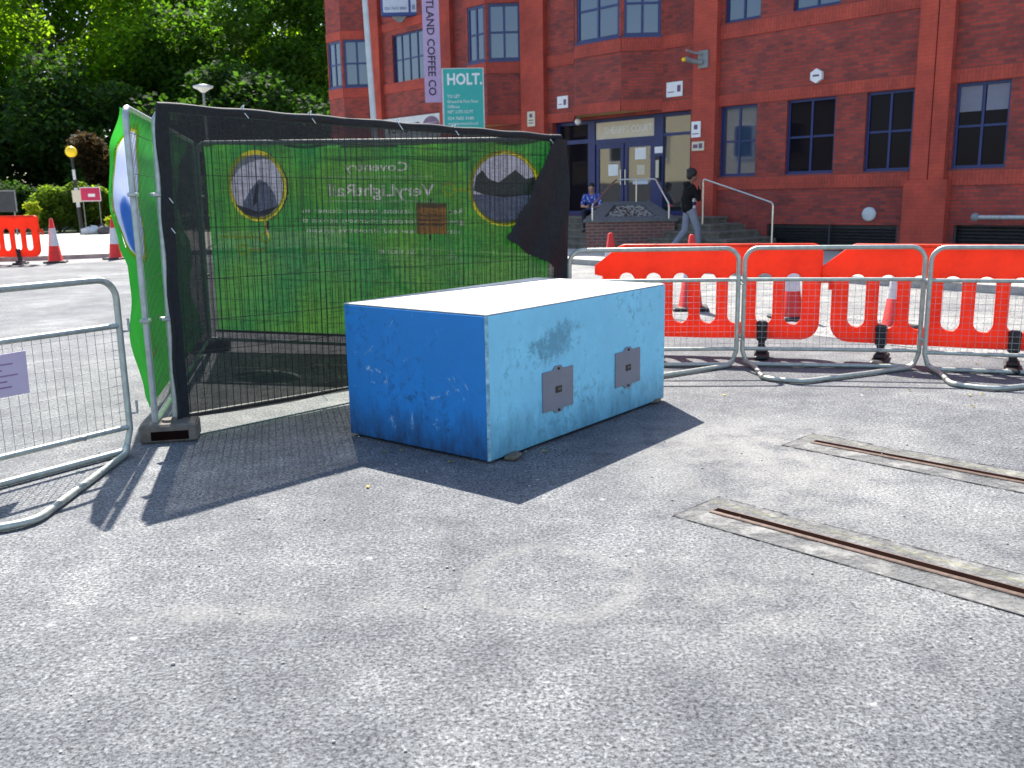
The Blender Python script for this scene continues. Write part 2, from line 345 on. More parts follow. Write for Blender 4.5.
def stripes():
    m, t, b = _new('navy_white_stripes'); L = t.links; v = coords(t)
    w = node(t, 'ShaderNodeTexWave', Scale=2.0); w.bands_direction = 'Z'; L.new(v, w.inputs['Vector'])
    r = ramp(t, w.outputs['Fac'], [(.45, (.02, .025, .10)), (.55, (.7, .7, .75))]); L.new(r.outputs[0], b.inputs['Base Color']); b.inputs['Roughness'].default_value = .8
    return m
M['stripes'] = stripes()
M['trousers_dark'] = plain('dark_trousers', (.014, .016, .03), .8); M['joggers'] = plain('grey_joggers', (.20, .22, .27), .85, var=.12)
M['jacket'] = plain('black_jacket', (.005, .005, .006), .8, var=.3, spec=.2); M['shoe'] = plain('dark_shoes', (.02, .02, .02), .5); M['phone'] = plain('black_phone', (.01, .01, .012), .2)
M['eye'] = plain('dark_eyes', (.02, .012, .01), .2); M['lip'] = plain('lips', (.30, .10, .08), .5, var=.05)
M['house_cream'] = plain('cream_render', (.62, .56, .38), .8, var=.06); M['slate'] = plain('slate', (.07, .07, .08), .7)
M['soffit'] = plain('lit_soffit', (.45, .33, .10), .6, var=.1)  # yellowish light on the bay undersides is put into this colour
M['yellow_globe'] = plain('amber_globe', (.9, .62, .01), .25, var=.05)
M['blind'] = plain('grey_blind', (.17, .18, .23), .7, var=.05)
M['gravel'] = plain('planter_gravel', (.33, .30, .27), .85, scale=30, var=.5)
M['soil'] = plain('planter_soil', (.06, .04, .035), .9, scale=20, var=.4)
M['fallen_leaf'] = leaf('fallen_yellow_leaves', (.42, .34, .08), (.4, .3, .05), .2)
M['pebble'] = plain('pebble_stone', (.42, .40, .36), .8, scale=20)
M['wood'] = plain('dirty_packing_wood', (.16, .13, .09), .85, scale=14, var=.4)

# ------------------------------------------------------------------ mesh helpers
class MB:
    def __init__(s): s.v = []; s.f = []; s.sm = []
    def add(s, vs, fs, smooth=False):
        o = len(s.v); s.v += [tuple(p) for p in vs]; s.f += [tuple(i+o for i in f) for f in fs]; s.sm += [smooth]*len(fs); return s
    def box(s, x0, x1, y0, y1, z0, z1, T=None, bev=0.):
        if bev > 0:
            b = bev; prof = []
            vs = []; 
            for z, i in ((z0, b), (z0+b, 0), (z1-b, 0), (z1, b)):
                c = [(x0+i+b, y0+i), (x1-i-b, y0+i), (x1-i, y0+i+b), (x1-i, y1-i-b), (x1-i-b, y1-i), (x0+i+b, y1-i), (x0+i, y1-i-b), (x0+i, y0+i+b)]
                vs += [(x, y, z) for x, y in c]
            fs = [tuple(range(7, -1, -1)), tuple(range(24, 32))]
            for k in range(3):
                for j in range(8): a = k*8+j; c = k*8+(j+1) % 8; fs.append((a, c, c+8, a+8))
        else:
            vs = [(x, y, z) for z in (z0, z1) for x, y in ((x0, y0), (x1, y0), (x1, y1), (x0, y1))]
            fs = [(3, 2, 1, 0), (4, 5, 6, 7), (0, 1, 5, 4), (1, 2, 6, 5), (2, 3, 7, 6), (3, 0, 4, 7)]
        if T: vs = [T(*p) for p in vs]
        return s.add(vs, fs)
    def tube(s, path, r, n=8, closed=False, cap=True, radii=None):
        P = [Vector(p) for p in path]; N = len(P); rings = []; prev = None
        for i in range(N):
            if closed: d = (P[(i+1) % N]-P[i-1]).normalized()
            else: d = (P[min(i+1, N-1)]-P[max(i-1, 0)]).normalized()
            if prev is None:
                a = d.orthogonal().normalized()
            else:
                a = prev-d*prev.dot(d)
                a = a.normalized() if a.length > 1e-6 else d.orthogonal().normalized()
            prev = a; b = d.cross(a); rr = radii[i] if radii else r
            rings.append([P[i]+a*(rr*cos(2*pi*k/n))+b*(rr*sin(2*pi*k/n)) for k in range(n)])
        vs = [q for g in rings for q in g]; fs = []
        for i in range(N if closed else N-1):
            j = (i+1) % N
            for k in range(n): fs.append((i*n+k, i*n+(k+1) % n, j*n+(k+1) % n, j*n+k))
        s.add(vs, fs, True)
        if cap and not closed: s.add(rings[0][::-1], [tuple(range(n))]); s.add(rings[-1], [tuple(range(n))])
        return s
    def lathe(s, prof, n=20, c=(0, 0, 0), smooth=True, square=None):
        vs = []; fs = []
        for r, z in prof: vs += [(c[0]+r*cos(2*pi*k/n), c[1]+r*sin(2*pi*k/n), c[2]+z) for k in range(n)]
        for i in range(len(prof)-1):
            for k in range(n): fs.append((i*n+k, i*n+(k+1) % n, (i+1)*n+(k+1) % n, (i+1)*n+k))
        s.add(vs, fs, smooth); s.add(vs[:n][::-1], [tuple(range(n))]); s.add(vs[-n:], [tuple(range(n))]); return s
    def ball(s, c, rx, ry=None, rz=None, n=14, m=9, rot=None):
        ry = ry or rx; rz = rz or rx; vs = []; fs = []
        for i in range(m+1):
            t = pi*i/m
            for k in range(n):
                p = Vector((rx*sin(t)*cos(2*pi*k/n), ry*sin(t)*sin(2*pi*k/n), -rz*cos(t)))
                if rot: p = rot @ p
                vs.append(p+Vector(c))
        for i in range(m):
            for k in range(n): fs.append((i*n+k, i*n+(k+1) % n, (i+1)*n+(k+1) % n, (i+1)*n+k))
        s.add(vs, fs, True); return s
    def cap(s, a, ra, b, rb, n=12):
        a = Vector(a); b = Vector(b); d = (b-a); L = d.length; d = d/L if L > 1e-6 else Vector((0, 0, 1))
        path = []; rad = []
        for t in (-80, -50, -20): path.append(a+d*ra*sin(radians(t))); rad.append(ra*cos(radians(t)))
        for t in (20, 50, 80): path.append(b+d*rb*sin(radians(t))); rad.append(rb*cos(radians(t)))
        return s.tube(path, 0, n, radii=rad)
    def prism(s, poly, y0, y1, T=None):
        """poly in x,z extruded along y"""
        n = len(poly); vs = [(x, y0, z) for x, z in poly]+[(x, y1, z) for x, z in poly]
        if T: vs = [T(*p) for p in vs]
        fs = [tuple(range(n)), tuple(range(2*n-1, n-1, -1))]+[(i, i+n, (i+1) % n+n, (i+1) % n) for i in range(n)]
        return s.add(vs, fs)
    def mesh(s, name, fix=True):
        me = bpy.data.meshes.new(name); me.from_pydata(s.v, [], s.f)
        me.polygons.foreach_set('use_smooth', s.sm)
        uv = me.uv_layers.new(name='UVMap').data
        for p in me.polygons:
            nx, ny, nz = p.normal
            if abs(nz) > .8: t = None
            else:
                h = hypot(nx, ny); t = (-ny/h, nx/h)
            for li in p.loop_indices:
                q = me.vertices[me.loops[li].vertex_index].co
                uv[li].uv = (q.x, q.y) if t is None else (q.x*t[0]+q.y*t[1], q.z)
        me.update(); return me
def props(o, label=None, cat=None, group=None, kind=None):
    if label: o['label'] = label
    if cat: o['category'] = cat
    if group: o['group'] = group
    if kind: o['kind'] = kind
    return o
def link(name, me, mat=None, parent=None, loc=None, rot=None):
    o = bpy.data.objects.new(name, me); COL.objects.link(o)
    if mat: me.materials.append(mat if not isinstance(mat, str) else M[mat])
    if parent: o.parent = parent
    if loc: o.location = loc
    if rot: o.rotation_euler = rot
    return o
def part(name, mb, mat, parent, label=None):
    me = mb.mesh(name) if isinstance(mb, MB) else mb
    o = link(name, me, mat, parent)
    if label: o['label'] = label
    return o
def thing(name, label, cat, loc=(0, 0, 0), rz=0., group=None, ry=0.):
    o = bpy.data.objects.new(name, None); COL.objects.link(o); o.empty_display_size = .2
    o.location = loc; o.rotation_euler = (0, ry, rz); return props(o, label, cat, group)
def dup(root, loc, rz, label, group=None):
    def cp(o, par):
        c = o.copy(); COL.objects.link(c); c.parent = par
        for ch in [x for x in COL.objects if x.parent == o]: cp(ch, c)
        return c
    r = cp(root, None); r.location = loc; r.rotation_euler = (root.rotation_euler[0], root.rotation_euler[1], rz); r['label'] = label
    if group: r['group'] = group
    return r
def structure(name, mb, mat, kind='structure'):
    o = link(name, mb.mesh(name), mat); o['kind'] = kind; return o
def eval_mesh(o):
    dg = bpy.context.evaluated_depsgraph_get(); dg.update()
    me = bpy.data.meshes.new_from_object(o.evaluated_get(dg)); d = o.data
    bpy.data.objects.remove(o); return me
def text_mesh(body, size, ext=.0015, align='LEFT', T=None, width=None, bold=.0):
    c = bpy.data.curves.new('txt', 'FONT'); c.body = body; c.size = size; c.extrude = ext; c.align_x = align; c.resolution_u = 2; c.offset = bold
    o = bpy.data.objects.new('txt', c); COL.objects.link(o); me = eval_mesh(o)
    vs = [v.co.copy() for v in me.vertices]
    if width and vs:
        w = max(v.x for v in vs)-min(v.x for v in vs); k = width/w
    else: k = 1.
    for v, q in zip(me.vertices, vs): v.co = T(q.x*k, q.y, q.z)
    me.update(); return me
def shape2d(loops, half, bev=0.):
    """flat shape with holes (first loop outer) -> mesh lying in x,z, thick along y"""
    c = bpy.data.curves.new('s', 'CURVE'); c.dimensions = '2D'; c.fill_mode = 'BOTH'; c.extrude = half; c.bevel_depth = bev; c.bevel_resolution = 1
    for lp in loops:
        sp = c.splines.new('POLY'); sp.points.add(len(lp)-1); sp.use_cyclic_u = True
        for i, (x, y) in enumerate(lp): sp.points[i].co = (x, y, 0, 1)
    o = bpy.data.objects.new('s', c); COL.objects.link(o); me = eval_mesh(o)
    for v in me.vertices: v.co = (v.co.x, -v.co.z, v.co.y)
    me.update(); return me
def rrect(x0, x1, z0, z1, r, n=5, corners=(1, 1, 1, 1)):
    """rounded rectangle, corners order: bl, br, tr, tl"""
    pts = []
    for (cx, cz, a), on in zip(((x0, z0, 180), (x1, z0, 270), (x1, z1, 0), (x0, z1, 90)), corners):
        rr = r*on
        if not on: pts.append((cx, cz)); continue
        ox = cx+rr*(1 if cx == x0 else -1); oz = cz+rr*(1 if cz == z0 else -1)
        for k in range(n+1):
            t = radians(a+90*k/n); pts.append((ox+rr*cos(t), oz+rr*sin(t)))
    return pts

# ------------------------------------------------------------------ ground
KD = (.612, -.791)                       # direction of the street (towards the right, nearer)
def K(a, b=0.): return (1.19+KD[0]*a+.791*b, 19.8+KD[1]*a+.612*b)   # a along kerb, b beyond it
g = MB(); g.add([(-250, -60, 0), (250, -60, 0), (250, 400, 0), (-250, 400, 0)], [(0, 1, 2, 3)])
structure('ground', g, 'asphalt')
kerb_line = [(-60, 12.), (-30, 20.6), (-12.7, 24.45), (-10.8, 25.3), (-7., 26.4), (-4.4, 26.2), K(-4, 0), K(0), K(9.4), K(40)]
near_line = [(-60, 11.), (-30, 19.), (-14, 22.6), (-9, 23.2), (-6.5, 21.5), (-3.4, 17.4), (0, 13.1), (3.1, 9.2), (8, 2.9), (22, -15)]
r = MB(); n_ = len(kerb_line)
r.add([(x, y, .004) for x, y in near_line]+[(x, y, .004) for x, y in kerb_line], [(i, i+1, n_+i+1, n_+i) for i in range(n_-1)])
structure('road', r, 'road')
# kerb stones
kb = MB(); kp = [Vector((x, y, 0)) for x, y in kerb_line]
def offs(P, d):
    out = []
    for i, p in enumerate(P):
        t = (P[min(i+1, len(P)-1)]-P[max(i-1, 0)]).normalized(); out.append(p+Vector((-t.y, t.x, 0))*d)
    return out
k2 = offs(kp, .14)
for i in range(n_-1):
    a, b_, c, d = kp[i], kp[i+1], k2[i+1], k2[i]
    kb.add([(*a.xy, -.02), (*b_.xy, -.02), (*c.xy, -.02), (*d.xy, -.02), (*a.xy, .12), (*b_.xy, .12), (*c.xy, .12), (*d.xy, .12)],
           [(4, 5, 6, 7), (0, 1, 5, 4), (1, 2, 6, 5), (2, 3, 7, 6), (3, 0, 4, 7)])
structure('kerb', kb, 'kerb')
pv = MB(); far = [(-90, 60), (-60, 64), (-40, 60), (-24.5, 52.4), (-16, 52), (-8, 52), (10, 48), (20, 40), (40, 30), (60, 0)]
pv.add([(*p.xy, .117) for p in k2]+[(x, y, .117) for x, y in far], [(i, i+1, n_+i+1, n_+i) for i in range(n_-1)])
structure('pavement', pv, 'paving')
gr = MB(); gr.add([(-90, 43.5, .14), (-23, 43.8, .14), (-17.2, 44.5, .14), (-9.5, 46, .14), (-9.5, 130, .6), (-90, 130, .6)], [(0, 1, 2, 3, 4, 5)])
structure('planting_bed', gr, 'grass')

# ------------------------------------------------------------------ office building
FX, FY = 3.46, 24.8; RZ = atan2(-.739, .674)
uu = Vector((.674, -.739)).normalized(); nn = Vector((.739, .674)).normalized()
def FW(s, p, z=0.):                       # facade coordinates -> world
    q = Vector((FX, FY))+uu*s-nn*p; return (q.x, q.y, z)
bld = thing('office_building', 'three storey red brick office building with navy window frames and projecting bays', 'building', (FX, FY, 0), RZ)
def frame_T(ox, oy, dx, dy):
    """wall frame: a along (dx,dy), out = away from the wall on the street side, z up"""
    return lambda a, o, z: (ox+dx*a+dy*o, oy+dy*a-dx*o, z)
T0 = frame_T(0, 0, 1, 0)
def wall(mb, T, a0, a1, z0, z1, holes=(), reveal=.18, o=0.):
    xs = sorted({a0, a1, *[h[0] for h in holes], *[h[1] for h in holes]}); zs = sorted({z0, z1, *[h[2] for h in holes], *[h[3] for h in holes]})
    xs = [x for x in xs if a0 <= x <= a1]; zs = [z for z in zs if z0 <= z <= z1]
    for i in range(len(xs)-1):
        for j in range(len(zs)-1):
            cx = (xs[i]+xs[i+1])/2; cz = (zs[j]+zs[j+1])/2
            if any(h[0] < cx < h[1] and h[2] < cz < h[3] for h in holes): continue
            mb.add([T(xs[i], o, zs[j]), T(xs[i+1], o, zs[j]), T(xs[i+1], o, zs[j+1]), T(xs[i], o, zs[j+1])], [(0, 1, 2, 3)])
    for h in holes:
        a, b, c, d = h[:4]; q = o-reveal
        mb.add([T(a, o, c), T(b, o, c), T(b, o, d), T(a, o, d), T(a, q, c), T(b, q, c), T(b, q, d), T(a, q, d)], [(0, 4, 5, 1), (1, 5, 6, 2), (2, 6, 7, 3), (3, 7, 4, 0)])
def window(T, a0, a1, z0, z1, o, cols=2, rows=2, mat='glass', parent=bld, fr=.055, split=None, blind=False, sill=True, label=None):
    f = MB(); d0, d1 = o-.04, o+.03
    f.box(a0, a0+fr, d0, d1, z0, z1, T); f.box(a1-fr, a1, d0, d1, z0, z1, T)
    f.box(a0+fr, a1-fr, d0, d1, z0, z0+fr*1.2, T); f.box(a0+fr, a1-fr, d0, d1, z1-fr, z1, T)
    for i in range(1, cols):
        x = a0+(a1-a0)*i/cols; f.box(x-fr*.45, x+fr*.45, d0, d1-.008, z0+fr, z1-fr, T)
    for j in range(1, rows):
        z = z0+(z1-z0)*(split or j/rows); f.box(a0+fr, a1-fr, d0, d1-.014, z-fr*.4, z+fr*.4, T)
    if sill: f.box(a0-.03, a1+.03, d1-.02, d1+.05, z0-.035, z0+.018, T)
    w = part('window', f, 'navy', parent, label)
    p = MB(); p.box(a0+fr*.5, a1-fr*.5, o-.018, o-.002, z0+fr*.5, z1-fr*.5, T); part('pane', p, mat, w)
    if blind:
        b = MB(); zz = z1-(z1-z0)*.33
        for i in range(cols):
            xa = a0+(a1-a0)*i/cols+fr*.8; xb = a0+(a1-a0)*(i+1)/cols-fr*.8; b.box(xa, xb, o+.001, o+.006, zz, z1-fr*1.1, T)
        part('blind', b, 'blind', w)
    return w
TOP = 9.8; s_left = -14.4; s_right = 34.
gw = [(2.50, 3.53), (4.31, 5.50), (6.20, 7.22), (8.05, 9.07), (10.4, 11.6), (13., 14.1)]
fw_ = [(2.57, 3.54), (4.36, 5.50), (6.2, 7.22), (8.05, 9.07), (10.4, 11.6), (13., 14.1)]
holes = [(a, b, 1.82, 3.46) for a, b in gw]+[(a, b, 5.35, 7.0) for a, b in fw_]+[(-10.86, -9.1, 5.22, 6.86)]
holes += [(-3.22, 1.63, .88, 3.47)]
low = [(3.9, 7.05, .14, .70), (8.2, 11.5, .14, .72)]
w = MB(); wall(w, T0, s_left, s_right, 0, TOP, holes+low)
w.add([T0(s_left, 0, 0), T0(s_left, 0, TOP), T0(s_left, -14, TOP), T0(s_left, -14, 0)], [(0, 1, 2, 3)])
w.add([T0(s_right, 0, 0), T0(s_right, 0, TOP), T0(s_right, -14, TOP), T0(s_right, -14, 0)], [(3, 2, 1, 0)])
w.add([T0(s_left, -14, 0), T0(s_right, -14, 0), T0(s_right, -14, TOP), T0(s_left, -14, TOP)], [(3, 2, 1, 0)])
part('wall', w, 'brick', bld)
rf = MB(); rf.box(s_left-.05, s_right+.05, -14.05, .12, TOP, TOP+.22, T0); part('roof_parapet', rf, 'soldier', bld)
for i, (a, b) in enumerate(gw): window(T0, a, b, 1.82, 3.46, -.10, mat='glass_dark' if i else 'glass', blind=(i == 3))
for a, b in fw_: window(T0, a, b, 5.35, 7.0, -.10)
window(T0, -10.86, -9.1, 5.22, 6.86, -.10, cols=4, mat='glass')
# dark louvred basement openings
for a, b, c, d in low:
    l = MB(); l.box(a, b, -.18, -.16, c, d, T0)
    z = c+.05
    while z < d-.03: l.add([T0(a, -.15, z), T0(b, -.15, z), T0(b, -.05, z-.03), T0(a, -.05, z-.03)], [(0, 1, 2, 3)]); z += .07
    for q in (a+.02, (a+b)/2, b-.03): l.box(q-.02, q+.02, -.06, -.03, c, d, T0)
    part('basement_louvre', l, 'dark_board', bld)
# pillars
pill = [(-12.1, -11.44), (-8.2, -7.55), (-4.35, -3.4), (1.79, 2.46), (7.3, 7.98), (12.1, 12.8), (17., 17.7)]
for a, b in pill:
    p = MB(); z0 = 3.47 if a == -4.35 else 0
    if a > 2: p.box(a, a+(b-a)*.52, 0, .16, 0, TOP-.002, T0); p.box(a+(b-a)*.55, b, 0, .15, 0, TOP-.003, T0); p.box(a+(b-a)*.52, a+(b-a)*.55, 0, .10, 0, TOP-.004, T0); p.box(a-.1, b+.1, 0, .20, 0, 1.62, T0)
    else: p.box(a, b, 0, .16, 0, TOP-.002, T0)
    part('pillar', p, 'smooth_brick', bld)
# flush courses of smooth brick (2 cm proud), cut between pillars
bays = [(-6.8, -4.4, -6.05, -5.15), (-2.35, .75, -1.6, 0.), (-14.39, -12.1, -13.8, -12.85)]
def strips(z0, z1, spans, pr=.022):
    b = MB()
    for a, c in spans: b.box(a, c, 0, pr, z0, z1, T0)
    return b
gaps = [(-11.44, -8.2), (2.46, 7.3), (7.98, 12.1), (12.8, 17.), (17.7, s_right)]
side_bits = [(-7.55, -6.8), (-3.4, -2.35), (.75, 1.79)]
for z0, z1, spans in ((5.0, 5.315, gaps+side_bits), (3.475, 3.73, gaps+side_bits), (1.50, 1.785, gaps[1:]), (7.02, 7.28, gaps)):
    for sp in spans: part('brick_course', strips(z0, z1, [sp]), 'soldier', bld)
# projecting bays
for (a, b, c, d) in bays:
    bay = MB(); faces = [((a, 0), (c, .75)), ((c, .75), (d, .75)), ((d, .75), (b, 0))]
    wins = []
    for (p, q) in faces:
        L = hypot(q[0]-p[0], q[1]-p[1]); dx, dy = (q[0]-p[0])/L, (q[1]-p[1])/L
        # local y is minus "out"; outward normal of the face = (-uo, -ux) turned to the street
        T = (lambda ox, oo, ux, uo: (lambda al, o, z: (ox+ux*al-uo*o, -(oo+uo*al)-ux*o, z)))(p[0], p[1], dx, dy)
        m_ = .07
        wall(bay, T, 0, L, 3.55, TOP-.35, [(m_, L-m_, 5.33, 6.9)], reveal=.12)
        for z0, z1 in ((4.98, 5.31), (3.53, 3.80), (6.92, 7.2)):
            crs = MB(); crs.box(0, L, -.03, .022, z0, z1, T); part('brick_course', crs, 'soldier', bld)
        wins.append((T, m_, L-m_))
    bay.add([(a, 0, TOP-.35), (c, -.75, TOP-.35), (d, -.75, TOP-.35), (b, 0, TOP-.35)], [(0, 1, 2, 3)])
    part('bay_wall', bay, 'brick', bld)
    so = MB(); so.prism([(a, 0), (c, .75), (d, .75), (b, 0)], 0, 0.01); so.v = [(x, -z, 3.551+y) for x, y, z in so.v]; part('soffit', so, 'soffit', bld)
    for T, x0, x1 in wins: window(T, x0, x1, 5.33, 6.9, -.05, mat='glass', fr=.07)
# entrance screen
E0, E1 = -3.22, 1.63
ef = MB()
for x0, x1 in ((E0, E0+.09), (-2.02, -1.76), (.32, .62), (E1-.07, E1)): ef.box(x0, x1, -.32, -.20, .88, 3.47, T0)
ef.box(E0+.09, -2.02, -.31, -.21, 2.86, 2.97, T0); ef.box(-1.76, .32, -.31, -.21, 2.80, 2.93, T0); ef.box(.62, E1-.07, -.31, -.21, 2.90, 2.97, T0)
for x0, x1 in ((E0+.09, -2.02), (-1.76, .32), (.62, E1-.07)): ef.box(x0, x1, -.31, -.21, 3.38, 3.47, T0); ef.box(x0, x1, -.31, -.21, .88, 1.0, T0)
part('entrance_frame', ef, 'navy', bld)
eg = MB(); eg.box(E0+.05, -2.0, -.27, -.255, .95, 3.42, T0); part('entrance_glazing', eg, 'glass_dark', bld)
eg = MB(); eg.box(.60, E1-.03, -.27, -.255, .95, 3.42, T0); part('entrance_glazing', eg, 'glass_door', bld)
for x0, x1 in ((-1.74, -.74), (-.70, .30)):
    f = MB(); q = .11
    f.box(x0, x0+q, -.30, -.23, .90, 2.80, T0); f.box(x1-q, x1, -.30, -.23, .90, 2.80, T0); f.box(x0+q, x1-q, -.30, -.23, 2.68, 2.80, T0); f.box(x0+q, x1-q, -.30, -.23, .90, 1.12, T0)
    dr = part('door', f, 'navy', bld); p = MB(); p.box(x0+.08, x1-.08, -.27, -.255, 1.05, 2.72, T0); part('pane', p, 'glass_door', dr)
    h = MB(); hx = x1-.06 if x0 < -1 else x0+.06; h.tube([T0(hx, -.18, 1.7), T0(hx, -.18, 2.1)], .015, 8); part('handle', h, 'steel', dr)
sg = MB(); sg.box(-1.74, .31, -.26, -.235, 2.93, 3.38, T0); sgp = part('name_panel', sg, 'cream_sign', bld)
part('lettering', text_mesh("SHERIFF'S COURT", .26, .004, T=lambda x, y, z: (-1.40+x, .232-z, 3.07+y), width=1.62), 'white', sgp)
for (x0, x1, z0, z1, m_) in ((-1.3, -.95, 1.95, 2.25, 'white'), (-.35, .02, 2.35, 2.65, 'white'), (-.28, -.02, 1.95, 2.2, 'cream_sign'), (-.42, .1, 1.70, 1.80, 'pale_blue_sign')):
    p = MB(); p.box(x0, x1, -.253, -.249, z0, z1, T0); part('notice', p, m_, bld)
ip = MB(); ip.box(.40, .56, -.2, -.15, 1.75, 2.4, T0); part('intercom', ip, 'black', bld); ip = MB(); ip.box(.43, .53, -.15, -.145, 1.85, 2.3, T0); part('intercom_face', ip, 'cream_sign', bld)
ip = MB(); ip.box(.36, .62, -.19, -.185, 2.48, 2.64, T0); part('notice', ip, 'white', bld)
# wall plates, alarm boxes
def wall_thing(name, label, cat, s, z, w, h, mat, dep=.03, out=0., ink=None, group=None, hexa=False):
    t = thing(name, label, cat, FW(s, out, z), RZ, group)
    b = MB()
    if hexa: b.prism([(w/2*cos(radians(60*k+30)), h/2+h/2*sin(radians(60*k+30))) for k in range(6)], -dep, 0)
    else: b.box(-w/2, w/2, -dep, 0, 0, h, bev=.006)
    part('plate', b, mat, t)
    if ink:
        k = MB()
        for x0, x1, z0, z1 in ink: k.box(x0*w-w/2, x1*w-w/2, -dep-.002, -dep+.001, z0*h, z1*h)
        part('print', k, 'plum', t)
    return t
wall_thing('wall_sign', 'small white sign plate on the brick left of the entrance bay', 'sign', -2.78, 3.85, .42, .33, 'white', ink=[(.6, .85, .25, .7), (.12, .45, .3, .36)])
wall_thing('wall_sign', 'white sign plate high on the brick right of the entrance bay', 'sign', 1.13, 3.82, .5, .36, 'white', ink=[(.68, .9, .3, .75), (.1, .5, .3, .36)])
wall_thing('wall_sign', 'upper white plate with blue mark on the brick pillar beside the doors', 'sign', 1.93, 2.78, .27, .38, 'white', out=.16, ink=[(.3, .7, .5, .8), (.15, .85, .2, .26)])
wall_thing('wall_sign', 'lower cream number plate on the brick pillar beside the doors', 'sign', 2.0, 2.46, .36, .22, 'cream_sign', out=.16, ink=[(.12, .5, .3, .7), (.58, .88, .25, .8)])
wall_thing('wall_sign', 'cream parking notice at the foot of the brick pillar above the fence end', 'sign', -3.9, 3.42, .32, .42, 'cream_sign', out=.16, ink=[(.3, .7, .6, .85), (.2, .8, .38, .45), (.2, .8, .2, .27)])
hx = wall_thing('alarm_box', 'white hexagonal alarm box high on the right brick wall', 'alarm box', 5.04, 3.76, .31, .31, 'white', dep=.09, hexa=True, ink=[(.25, .75, .45, .58)])
t = thing('wall_lamp', 'grey two armed floodlight bracket on the brick pillar above the door', 'lamp', FW(2.1, .16, 4.45), RZ)
b = MB(); b.box(-.13, .15, -.05, 0, -.06, .34); part('backplate', b, 'grey', t)
for z, L, rr in ((.06, .72, .06), (.26, .70, .03)):
    b = MB(); b.tube([(0, -.05, z), (-.15, -.22*L, z+.03), (-.32*L, -.55*L, z+.08)], rr, 10); part('arm', b, 'grey', t)
b = MB(); b.ball((-.26, -.44, .13), .05); part('lamp_tip', b, 'yellow_globe', t)
t = thing('round_vent', 'round grey vent cover low on the brick wall by the basement louvre', 'vent', FW(6.42, .02, .80), RZ)
b = MB(); b.lathe([(.15, 0), (.15, .05), (.11, .07), (0.01, .075)], 20); b.v = [(x, -z, y+.13) for x, y, z in b.v]; part('cover', b, 'mid_white', t)
t = thing('wall_pipe', 'galvanised pipe running along the wall at the right edge', 'pipe', FW(8.7, .16, .88), RZ)
b = MB(); b.tube([(0, -.1, 0), (3.2, -.1, 0)], .045, 10); part('pipe', b, 'galv', t)
b = MB(); b.ball((0, -.1, 0), .085); part('flange', b, 'grey', t); b = MB(); b.box(1.4, 1.46, -.16, .17, -.05, .05); part('bracket', b, 'grey', t)
# small round white light at the entrance corner
t = thing('bulkhead_lamp', 'round white bulkhead lamp under the bay at the entrance corner', 'lamp', FW(-2.0, .22, 3.42), RZ)
b = MB(); b.ball((0, 0, 0), .09); part('globe', b, 'white', t); b = MB(); b.lathe([(.05, .06), (.05, .13)], 10); part('mount', b, 'grey', t)

# steps, planter, handrails
st = MB()
for i in range(5):
    z1 = .88-.1525*i; p = 1.15+.28*i; e = 2.9+.42*i
    st.box(-3.6-.0*i, e, -p, -.001 if i == 0 else -p+.28+.005, z1-.12 if i else .0, z1, bev=0) if i == 0 else st.box(-3.6, e, -p, -.002, 0, z1)
ste = MB()
sh = thing('entrance_steps', 'weathered grey stone steps up to the office doors', 'steps', (FX, FY, 0), RZ)
for i in range(5):
    z1 = .88-.1525*i; p = 1.15+.28*i; e = 2.9+.42*i; q = MB()
    q.box(-3.6, e, -p, -.18 if i == 0 else -.003-.001*i, .118, z1-.05); q.box(-3.62, e+.03, -p-.03, -.18 if i == 0 else -p+.30, z1-.05, z1)
    if i: q.box(e-.42, e+.03, -p+.30, -.19, z1-.05, z1)
    part('step', q, 'stone', sh)
pt = thing('brick_planter', 'brick planter with sloping stone coping and gravel beside the entrance steps', 'planter', (2.87, 22., 0))
# footprint: front edge 2.13 wide, narrower at the back, top rising backwards
q = MB(); q.add([(-1.06, 0, 0), (1.06, 0, 0), (.62, 1.15, 0), (-.46, 1.15, 0), (-1.06, 0, .80), (1.06, 0, .80), (.62, 1.15, 1.2), (-.46, 1.15, 1.2)], [(3, 2, 1, 0), (0, 1, 5, 4), (1, 2, 6, 5), (2, 3, 7, 6), (3, 0, 4, 7), (4, 5, 6, 7)])
part('brick_wall', q, 'planter_brick', pt)
def quadbox(mb, P, h=.06): mb.add(P+[(x, y, z+h) for x, y, z in P], [(3, 2, 1, 0), (4, 5, 6, 7), (0, 1, 5, 4), (1, 2, 6, 5), (2, 3, 7, 6), (3, 0, 4, 7)])
q = MB(); O = [(-1.12, -.06, .802), (1.12, -.06, .802), (.66, 1.2, 1.215), (-.50, 1.2, 1.215)]; I = [(-.60, .16, .865), (.68, .16, .865), (.42, 1.0, 1.15), (-.26, 1.0, 1.15)]
I = [(x, y, .802+(y+.06)*.328) for x, y, z in I]
for k in range(4): quadbox(q, [O[k], O[(k+1) % 4], I[(k+1) % 4], I[k]], .055)
part('coping', q, 'coping', pt)
q = MB(); quadbox(q, I, .012); part('soil', q, 'soil', pt)
q = MB()
for k in range(240):
    a, b_ = random.random(), random.random(); x = (1-b_)*(-.55+1.18*a)+b_*(-.22+.6*a); y = .2+.76*b_; rr = random.uniform(.015, .04)
    q.ball((x, y, .802+(y+.06)*.328+.02), rr, rr*.8, rr*.6, n=6, m=4)
o = part('gravel', q, 'gravel', pt); o['kind'] = 'stuff'
